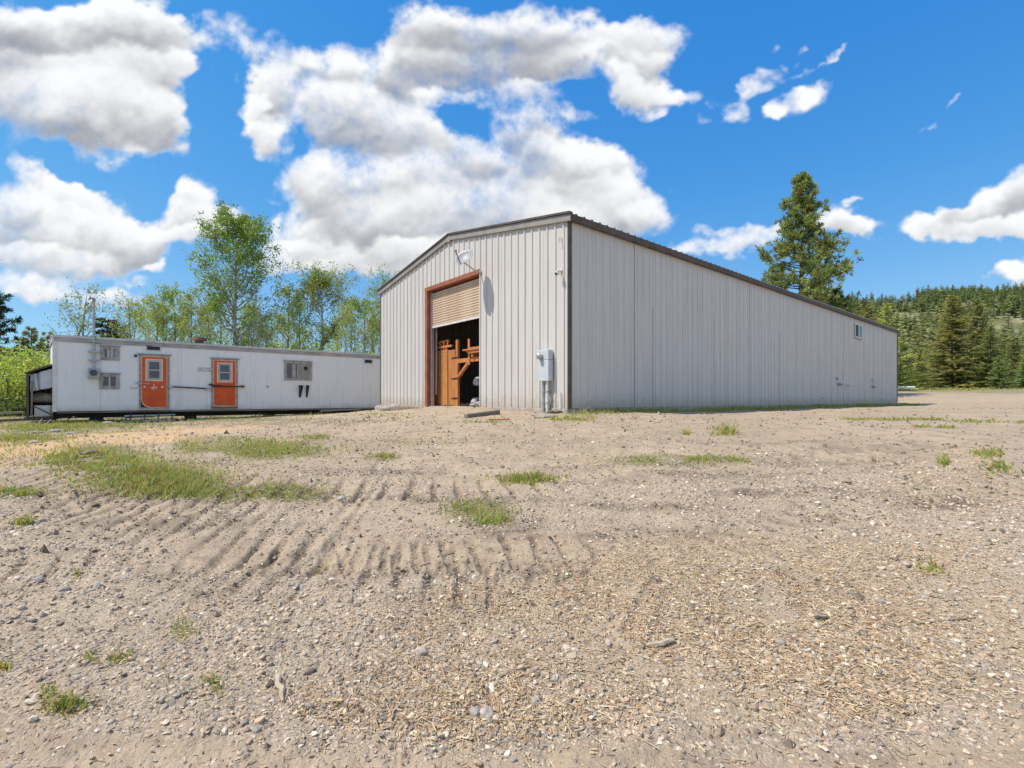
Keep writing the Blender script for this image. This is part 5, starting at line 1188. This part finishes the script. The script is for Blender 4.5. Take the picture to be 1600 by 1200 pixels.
SP = [(*spruce(50, 15, 5.4, 40, (.20, .25, .09), (.50, .53, .21), .72), 15.0), (*spruce(51, 15, 4.6, 38, (.23, .25, .09), (.53, .49, .21), .68, .12), 15.0), (*spruce(52, 13, 4.3, 34, (.17, .24, .095), (.40, .49, .22), .62), 13.0)]
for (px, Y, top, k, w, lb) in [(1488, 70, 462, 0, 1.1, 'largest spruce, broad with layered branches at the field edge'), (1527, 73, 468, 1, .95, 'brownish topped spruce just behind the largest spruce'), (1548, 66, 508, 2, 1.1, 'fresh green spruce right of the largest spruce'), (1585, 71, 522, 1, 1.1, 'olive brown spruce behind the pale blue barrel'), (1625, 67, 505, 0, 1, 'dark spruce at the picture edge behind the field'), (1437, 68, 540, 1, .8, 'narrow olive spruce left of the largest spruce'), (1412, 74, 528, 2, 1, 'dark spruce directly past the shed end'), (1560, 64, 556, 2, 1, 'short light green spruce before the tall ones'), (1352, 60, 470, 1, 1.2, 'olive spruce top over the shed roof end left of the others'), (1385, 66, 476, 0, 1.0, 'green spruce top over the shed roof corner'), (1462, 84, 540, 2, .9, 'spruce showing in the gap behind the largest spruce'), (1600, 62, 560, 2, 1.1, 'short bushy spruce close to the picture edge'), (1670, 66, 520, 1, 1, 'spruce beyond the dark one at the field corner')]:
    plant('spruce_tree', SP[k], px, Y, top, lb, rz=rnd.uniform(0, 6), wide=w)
for i in range(16):
    px = 1400 + 250 * ((i * .618034) % 1); Y = rnd.uniform(82, 100); plant('spruce_tree', SP[rnd.randrange(3)], px, Y, rnd.uniform(538, 570), 'mid distance spruce packed behind the front row at the field edge', group='spruces behind the front row', wide=rnd.uniform(.8, 1.1))
for (px, Y, h, k, lb) in [(1412, 65, 2.6, 0, 'bright green bush by the pale hull past the shed end'), (1522, 68, 1.7, 2, 'small yellow green bush in front of the largest spruce'), (1424, 64, 1.1, 0, 'low green bush right of the pale hull')]:
    plant('bush', B_[k], px, Y, 0, lb, 'bush', h0=h, parts=('stems', 'foliage'))

# conifers on the hill: small single meshes
def far_conifer(seed, kind):
    g = np.random.default_rng(seed); V = []; Cc = []; H = 1.0
    V += [(-.012, 0, 0), (.012, 0, 0), (.006, 0, .9), (-.006, 0, .9), (0, -.012, 0), (0, .012, 0), (0, .006, .9), (0, -.006, .9)]; Cc += [(.08, .06, .045)] * 8
    lv = 13 if kind == 0 else 11
    for i in range(lv):
        f = (.12 if kind == 0 else .28) + (.86 if kind == 0 else .70) * i / (lv - 1)
        for j in range(7):
            a = g.uniform(0, 6.28); t = (f - .12) / .88
            L = (.21 * (1 - t) ** .75 + .015) * g.uniform(.6, 1.25) if kind == 0 else (.17 * math.sin(math.pi * min(.98, .25 + .72 * t)) + .02) * g.uniform(.5, 1.3)
            d = np.array([math.cos(a), math.sin(a), 0]); pr = np.array([-d[1], d[0], 0]) * L * .42; zz = f * H + g.normal(0, .012); dr = -.25 * L if kind == 0 else .1 * L
            p0 = np.array([0, 0, zz]); V += [p0 - pr * .35 - (0, 0, .02), p0 + d * L * .55 + pr + (0, 0, dr * .4 + g.normal(0, .01)), p0 + d * L + (0, 0, dr), p0 + d * L * .6 - pr + (0, 0, dr * .5 + g.normal(0, .012))]
            c = np.array([.275, .325, .205]) * g.uniform(.55, 1.4) * (1 + np.array([.12, 0, 0]) * (kind == 1)); Cc += [c] * 4
    n = len(V) // 4; me = mesh_np('conifer', np.array(V), np.arange(4 * n).reshape(n, 4), False, {'Col': np.array(Cc)}); me.materials.append(MT['needle']); return me, np.array(V), np.array(Cc)
FC = [far_conifer(70 + i, i % 2) for i in range(6)]
cand = []
g = np.random.default_rng(5)
NT = 14000; ra = g.uniform(.40, 1.6, NT); yy = np.sqrt(g.uniform(125 ** 2, 600 ** 2, NT)); X = ra * yy; Z = hill_z(X, yy)
pxs = 800 + F * ra; pys = HOR - F * (Z - EYE) / yy
clear = (((pxs - 1375) / 70) ** 2 + ((pys - 476) / 9) ** 2 < 1) | (((pxs - 1578) / 40) ** 2 + ((pys - 512) / 16) ** 2 < 1) | (((pxs - 1420) / 40) ** 2 + ((pys - 500) / 9) ** 2 < .8)
keep = (~clear | (g.random(NT) < .08)) & (vnoise(X * .02, yy * .02) + g.uniform(-.3, .3, NT) > -.2) & (Z > 1.0)
X = X[keep]; yy = yy[keep]; ra = ra[keep]
grid = {}; sel = []
for i in range(len(X)):
    k = (int(X[i] / 5.0), int(yy[i] / 5.0))
    if k in grid: continue
    grid[k] = 1; sel.append(i)
sel = np.array(sel); X = X[sel]; yy = yy[sel]; ra = ra[sel]
hts = np.clip(g.normal(9.5, 2.6, len(X)), 4.5, 16) * np.where(yy > 330, .95, 1); zz = hill_z(X, yy) - .5
Zt = zz + hts; inview = (ra > .70) & (ra < 1.06) & ((HOR - F * (Zt - EYE) / yy) < 600)
order = np.argsort(-hts / yy * inview)
GH = 'conifers on the wooded hillside'
ind = order[:290]
for i in ind:
    o = link('conifer', FC[int(g.integers(0, 6))][0], None, None, (X[i], yy[i], zz[i]), (g.normal(0, .02), g.normal(0, .02), g.uniform(0, 6.28)), (hts[i] * 1.15, hts[i] * 1.15, hts[i]))
    tag(o, 'distant dark green conifer on the wooded hillside beyond the field', 'tree', GH)
V = []; Cc = []
for i in order[290:]:
    _, v0, c0 = FC[int(g.integers(0, 6))]; a = g.uniform(0, 6.28); r_ = np.array([[math.cos(a), -math.sin(a), 0], [math.sin(a), math.cos(a), 0], [0, 0, 1]])
    V.append(v0 @ r_.T * np.array([1.15, 1.15, 1]) * hts[i] + np.array([X[i], yy[i], zz[i]])); Cc.append(c0 * g.uniform(.75, 1.25))
V = np.concatenate(V); me = mesh_np('forest', V, np.arange(len(V)).reshape(-1, 4), False, {'Col': np.concatenate(Cc)}); me.materials.append(MT['needle'])
tag(link('forest', me), 'conifer forest covering the far hillside', None, None, 'stuff')

# ------------------------------------------------------------------ ground cover
def ico():
    bm = bmesh.new(); bmesh.ops.create_icosphere(bm, subdivisions=1, radius=1); v = np.array([x.co[:] for x in bm.verts]); f = np.array([[x.index for x in q.verts] for q in bm.faces]); bm.free(); return v, f
IV_, IF_ = ico()
def rot_z(a):
    c, s = np.cos(a), np.sin(a); z = np.zeros_like(a); o = np.ones_like(a); return np.stack([np.stack([c, -s, z], -1), np.stack([s, c, z], -1), np.stack([z, z, o], -1)], -2)
OV = np.array([(1, 0, 0), (-1, 0, 0), (0, 1, 0), (0, -1, 0), (0, 0, 1), (0, 0, -1)], float); OF = np.array([(0, 2, 4), (2, 1, 4), (1, 3, 4), (3, 0, 4), (2, 0, 5), (1, 2, 5), (3, 1, 5), (0, 3, 5)])
def stones(name, x, y, size, cols, g, flat=.55, sink=.25, mat=None, shape=None):
    n = len(x); z = detail_z(x, y); IV, IF = shape or (IV_, IF_); K_ = len(IV)
    v = IV[None] * (1 + g.normal(0, .16 if K_ > 6 else .28, (n, K_, 1))); v = v * np.stack([np.ones(n), g.uniform(.55, 1, n), g.uniform(.35, flat + .25, n)], -1)[:, None]
    tilt = g.normal(0, .25, (n, 2)); v = np.einsum('nij,nkj->nki', rot_z(g.uniform(0, 6.28, n)), v)
    v[:, :, 2] += v[:, :, 0] * tilt[:, :1] + v[:, :, 1] * tilt[:, 1:]
    v = v * size[:, None, None] + np.stack([x, y, z + size * sink * .6], -1)[:, None]
    f = IF[None] + (np.arange(n) * K_)[:, None, None]
    me = mesh_np(name, v.reshape(-1, 3), f.reshape(-1, 3), False, {'Col': np.repeat(cols, K_, 0)}); me.materials.append(mat or MT['stone_attr']); return link(name, me)
def wedge(n, r0, r1, g, half=52, pw=1.0):
    u = g.random(n); r = (r0 ** pw + u * (r1 ** pw - r0 ** pw)) ** (1 / pw); a = R(half) * g.uniform(-1, 1, n); return r * np.sin(a), r * np.cos(a)
g = np.random.default_rng(77)
PAL = np.array([(.42, .37, .31), (.53, .43, .325), (.62, .51, .385), (.33, .295, .255), (.48, .355, .245), (.68, .58, .46), (.43, .315, .215), (.28, .24, .20), (.58, .46, .335), (.52, .40, .29)])
x, y = wedge(185000, 1.35, 9.0, g, half=60, pw=.72); f_ = patch_field(x, y, P_GRAVEL); _, dk, hard = detail(x, y)
k = g.random(len(x)) < (.16 + .85 * f_) * np.clip(hard + .15, .35, 1) * np.clip(.85 + 1.1 * fbm(x * 1.9, y * 1.9, 3), .3, 1); x = x[k]; y = y[k]
n = len(x); r = np.hypot(x, y); size = np.clip(g.lognormal(-5.0, .45, n), .004, .026) * np.clip(.72 + r * .09, .75, 1.45)
cols = PAL[g.integers(0, len(PAL), n)] * g.uniform(.75, 1.2, (n, 1)); big_ = size > np.quantile(size, .86)
tag(stones('gravel', x[big_], y[big_], size[big_], cols[big_], g), 'rounded pebbles scattered over the tan dirt', None, None, 'stuff')
tag(stones('fine_gravel', x[~big_], y[~big_], size[~big_], cols[~big_], g, shape=(OV, OF)), 'fine gravel chips scattered over the tan dirt', None, None, 'stuff')
# clods thrown up along the lugs
x, y = wedge(200000, 2.0, 13, g, pw=.95); _, dk, hard = detail(x, y); dk = np.maximum(dk * .9, .55 * patch_field(x, y, P_DARK)); k = g.random(len(x)) < np.clip(np.clip(dk - .12, 0, 1) * .9, .035, 1); x = x[k]; y = y[k]; n = len(x)
size = np.clip(g.lognormal(-4.75, .45, n), .006, .035) * np.clip(.7 + .08 * np.hypot(x, y), .8, 1.4)
tag(stones('dirt_clods', x, y, size, np.array([.26, .20, .15]) * g.uniform(.6, 1.3, (n, 1)), g, .8, .3, None, (OV, OF)), 'crumbled dark soil clods along the tyre lug marks', None, None, 'stuff')
# a few clods further out over the yard
x, y = wedge(9000, 9, 30, g, half=50, pw=1.2); k = (fbm(x * .6, y * 1.6, 3) > -.05); lx, ly = local_shed(x, y); k &= ~((lx > -.3) & (ly > -.3) & (lx < 40)); x = x[k]; y = y[k]; n = len(x)
tag(stones('far_clods', x, y, np.clip(g.lognormal(-4.0, .5, n), .010, .06), np.array([.30, .235, .175]) * g.uniform(.55, 1.5, (n, 1)), g, .7, .2, None, (OV, OF)), 'scattered small clods and stones over the yard before the shed', None, None, 'stuff')
# straw, bark and chips
x, y = wedge(220000, 1.35, 9, g, half=60, pw=.65); f_ = patch_field(x, y, P_STRAW); k = g.random(len(x)) < (.05 + .9 * f_) * np.clip(.85 + 1.6 * fbm(x * 2.4 + 5, y * 2.4, 3), .08, 1); x = x[k]; y = y[k]; n = len(x)
L = np.clip(g.lognormal(-3.85, .62, n), .007, .12); w = np.where((L < .024) & (g.random(n) < .55), L * g.uniform(.15, .38, n), g.uniform(.0010, .0032, n)); a = g.uniform(0, 6.28, n); el = g.normal(0, .22, n)
d = np.stack([np.cos(a) * np.cos(el), np.sin(a) * np.cos(el), np.sin(el)], -1); s_ = np.stack([-np.sin(a), np.cos(a), g.normal(0, .3, n)], -1); z = detail_z(x, y) + .004 + np.abs(np.sin(el)) * L * .45
c = np.stack([x, y, z], -1); up = np.array([0, 0, 1.0])
V = np.stack([c - d * L[:, None] * .5 - s_ * w[:, None], c - d * L[:, None] * .5 + up * w[:, None] * .9, c - d * L[:, None] * .5 + s_ * w[:, None], c + d * L[:, None] * .5 - s_ * w[:, None] * .7, c + d * L[:, None] * .5 + up * w[:, None] * .7, c + d * L[:, None] * .5 + s_ * w[:, None] * .7], 1).reshape(-1, 3)
o6 = (np.arange(n) * 6)[:, None, None]; Fq = (np.array([[0, 1, 4, 3], [1, 2, 5, 4]])[None] + o6).reshape(-1, 4)
SC = np.array([(.66, .52, .34), (.55, .41, .26), (.42, .29, .175), (.74, .61, .43), (.26, .175, .105), (.50, .37, .23), (.64, .50, .34), (.46, .295, .155), (.56, .36, .19), (.50, .33, .18)])
me = mesh_np('straw', V, Fq, False, {'Col': np.repeat(SC[g.integers(0, len(SC), n)] * g.uniform(.7, 1.15, (n, 1)), 6, 0)}); me.materials.append(MT['straw'])
tag(link('straw', me), 'loose straw, bark shreds and wood chips on the dirt', None, None, 'stuff')
# grass
GP = [(150, 715, 78, 17, 4200, .10), (110, 720, 40, 18, 1500, .11), (240, 750, 85, 22, 5200, .12), (200, 735, 60, 14, 1500, .09), (300, 768, 40, 12, 900, .09), (300, 700, 26, 12, 700, .07), (418, 704, 75, 13, 3400, .085), (400, 690, 50, 8, 900, .07), (825, 745, 36, 5, 1300, .07), (1030, 720, 68, 6, 1300, .05), (1130, 718, 50, 5, 900, .05), (740, 795, 40, 16, 1100, .06), (770, 815, 22, 8, 600, .07),
      (440, 770, 60, 14, 1400, .07), (335, 772, 45, 10, 900, .06), (25, 772, 34, 8, 900, .09), (38, 817, 11, 6, 300, .08), (110, 668, 105, 7, 3600, .11), (40, 684, 55, 6, 1500, .09), (300, 656, 180, 3, 1500, .09), (-40, 700, 60, 30, 1200, .1), (1068, 676, 9, 3, 160, .13), (1132, 675, 13, 4, 420, .16), (1345, 655, 28, 2, 600, .14), (1400, 655, 34, 2, 900, .15), (1442, 655, 26, 2, 700, .15), (1440, 668, 13, 2, 350, .12), (1478, 669, 15, 2, 400, .12), (1525, 658, 38, 2.5, 900, .14), (1600, 660, 20, 2, 300, .14), (1540, 712, 18, 8, 220, .10), (1560, 735, 16, 6, 160, .1), (1475, 725, 8, 6, 80, .12),
      (490, 683, 22, 4, 500, .07), (600, 715, 18, 4, 350, .07), (640, 690, 60, 6, 260, .05), (760, 660, 30, 2, 220, .08), (905, 654, 22, 4, 380, .12), (870, 655, 14, 3, 160, .10), (600, 650, 40, 3, 260, .08),
      (285, 985, 14, 20, 130, .06), (200, 1035, 32, 9, 220, .05), (100, 1112, 26, 12, 420, .05), (330, 1080, 16, 14, 90, .05), (140, 1035, 6, 8, 60, .05), (75, 1090, 10, 14, 70, .04), (500, 885, 10, 8, 60, .06), (1135, 900, 60, 20, 70, .03), (1460, 890, 20, 8, 150, .05), (5, 1050, 8, 6, 90, .05), (120, 895, 10, 5, 60, .05), (410, 960, 60, 30, 90, .03)]
gx = []; gy = []; gh = []
GP = [(a, b, c, d, int(e * (.3 if a > 1300 and 650 < b < 672 else 1)), f * (.6 if a > 1300 and 650 < b < 672 else 1)) for (a, b, c, d, e, f) in GP]
GP += [(60, 668, 60, 6, 1800, .13), (200, 662, 110, 5, 1500, .11), (30, 690, 50, 8, 900, .1)]
GP += [(a, b, c * 1.9, d * 1.8, int(e * .22), f * .6) for (a, b, c, d, e, f) in GP]
for (cx, cy, rx, ry, n, h) in GP:
    n = int(n * .72); q = g.normal(0, .66, (n, 2)) * np.array([1, .8]); X, Y = pix(cx + q[:, 0] * rx, np.clip(cy + q[:, 1] * ry, HOR + 9, 1180))
    k = (fbm(X * 3.1, Y * 3.1, 3) > -.25) ; lx, ly = local_shed(X, Y); k &= ~((lx > -.04) & (ly > -.04) & (lx < 40))
    gx.append(X[k]); gy.append(Y[k]); gh.append(np.full(k.sum(), h))
n = 9000; lx = g.uniform(-.1, SHED_L + 1.0, n); ly = -np.abs(g.normal(0, .42, n)) - .06; P = SHED_O[:2] + lx[:, None] * E1 + ly[:, None] * E2; k = fbm(P[:, 0] * 1.2, P[:, 1] * 1.2, 3) > -.28; gx.append(P[k, 0]); gy.append(P[k, 1]); gh.append(np.full(k.sum(), .13))
n = 5000; t = g.uniform(-2, 16, n); v_ = g.normal(-.2, .5, n); P = TR_O[:2] + t[:, None] * T1v + v_[:, None] * np.array([-T1v[1], T1v[0]]); k = fbm(P[:, 0], P[:, 1], 3) > 0; gx.append(P[k, 0]); gy.append(P[k, 1]); gh.append(np.full(k.sum(), .16))
n = 9000; X = g.uniform(-60, -21, n); Y = g.uniform(14, 60, n); gx.append(X); gy.append(Y); gh.append(np.full(n, .22))
n = 4000; ra_ = g.uniform(.8, 1.3, n); Y = g.normal(65, 3.0, n); gx.append(ra_ * Y); gy.append(Y); gh.append(np.full(n, .30))
x = np.concatenate(gx); y = np.concatenate(gy); h = np.concatenate(gh); n = len(x); r = np.hypot(x, y); h = h * .72 * np.clip(g.lognormal(-.12, .42, n), .3, 2.2)
a = g.uniform(0, 6.28, n); tl = np.abs(g.normal(0, .5, n)); w = np.clip(.0022 + .00058 * r, .0025, .03) * g.uniform(.7, 1.4, n); z = detail_z(x, y) - .004
b = np.stack([x, y, z], -1); d = np.stack([np.cos(a) * tl, np.sin(a) * tl, np.ones(n)], -1); s_ = np.stack([-np.sin(a + g.uniform(0, 3, n)), np.cos(a), np.zeros(n)], -1)
mid = b + d * h[:, None] * .5; tip_ = b + d * np.array([1.5, 1.5, .92]) * h[:, None]
V = np.stack([b - s_ * w[:, None], b + s_ * w[:, None], mid + s_ * w[:, None] * .8, tip_, mid - s_ * w[:, None] * .8], 1).reshape(-1, 3)
o5 = (np.arange(n) * 5)[:, None, None]; Fq = (np.array([[0, 1, 2, 4], [4, 2, 3, 3]])[None] + o5)
tri = np.concatenate([(np.array([[0, 1, 2], [0, 2, 4], [4, 2, 3]])[None] + o5).reshape(-1, 3)])
GC = np.array([(.31, .365, .095), (.37, .405, .125), (.45, .42, .18), (.55, .42, .22), (.22, .295, .08), (.48, .30, .15)]); pw_c = np.array([.28, .24, .16, .12, .12, .08])
sh_ = 1.0; cc = GC[g.choice(6, n, p=pw_c)] * g.uniform(.75, 1.25, (n, 1))
me = mesh_np('grass', V, tri, False, {'Col': np.repeat(cc, 5, 0)}); me.materials.append(MT['grass']); tag(link('grass', me), 'sparse green and yellowing grass growing through the dirt', None, None, 'stuff')

# single sticks and stones one can point at
def stick(px, py, px2, py2, r, m, label, flat=1.0):
    p = on_ground(px, py, r * .5); q = on_ground(px2, py2, r * .6); n_ = 6; pts = [p.lerp(q, i / (n_ - 1)) + Vector((rnd.gauss(0, r * .35), rnd.gauss(0, r * .35), abs(rnd.gauss(0, r * .25)))) for i in range(n_)]
    o = MB().tube(pts, [r * .75, r, r * .95, r, r * .9, r * .45], 7).build('stick', m, None); return tag(o, label, 'stick')
stick(1010, 1017, 1050, 1008, .016, MT['pine_wood'] if False else MT['pale_wood'], 'thick tan bark stick lying on the dirt, biggest one in the straw')
stick(433, 1062, 443, 1102, .014, MT['pale_wood'], 'short reddish tan wood splinter standing out of the gravel')
stick(1275, 967, 1296, 966, .014, MT['dark_wood'], 'short dark charred stick in the straw')
stick(965, 1048, 1002, 1061, .006, MT['pale_wood'], 'thin pale twig beneath the thick tan bark stick')
stick(1154, 981, 1188, 970, .008, MT['pale_wood'], 'pale flat splinter pointing up to the charred stick')
stick(1190, 938, 1240, 947, .006, MT['pale_wood'], 'long straw coloured twig above the charred stick')
stick(372, 976, 422, 981, .005, MT['old_wood'], 'slender grey twig on the gravel above the reddish splinter')
stick(860, 1098, 885, 1112, .008, MT['pale_wood'], 'pale peeled twig with its end towards the camera')
stick(883, 1110, 894, 1093, .008, MT['old_wood'], 'brown bent twig crossing the pale peeled one')
stick(1430, 968, 1525, 962, .006, MT['old_wood'], 'long thin grey stick lying far out in the right straw')
stick(680, 1064, 712, 1092, .007, MT['pale_wood'], 'pale twig in the gravel next to the round stone')
for i, (px, py, r, m, lb) in enumerate([(658, 1022, .030, 'rock', 'pale rounded stone, the largest pebble in the gravel'), (484, 1055, .022, 'mud', 'dark round pebble near the small weeds'), (742, 1120, .026, 'rock_grey', 'grey flat stone at the bottom edge by the straw'), (760, 1122, .026, 'rock', 'pale stone beside the grey flat one at the bottom edge'), (1416, 884, .03, 'rock', 'pale stone on the dirt beside the right tyre marks'), (950, 1010, .020, 'rock', 'pale knobbly stone left of the thick bark stick'), (1218, 1003, .022, 'rock_grey', 'grey stone below the charred stick'), (838, 1100, .02, 'rock_grey', 'blue grey pebble left of the pale peeled twig'), (535, 778, .045, 'rock', 'small white stone where the tyre ruts meet'), (60, 908, .034, 'rock_grey', 'flat grey stone on the dirt beneath the left lug marks'), (100, 925, .026, 'rock_grey', 'smaller flat grey stone below the left lug marks')]):
    tag(lump('stone', r, 80 + i, MT[m], on_ground(px, py, r * .3), (1.25, .95, .75), rz=i), lb, 'stone')

print('TRIS', sum(sum(len(p.vertices) - 2 for p in m.polygons) if len(m.polygons) < 3000 else len(m.loops) - 2 * len(m.polygons) for m in bpy.data.meshes))
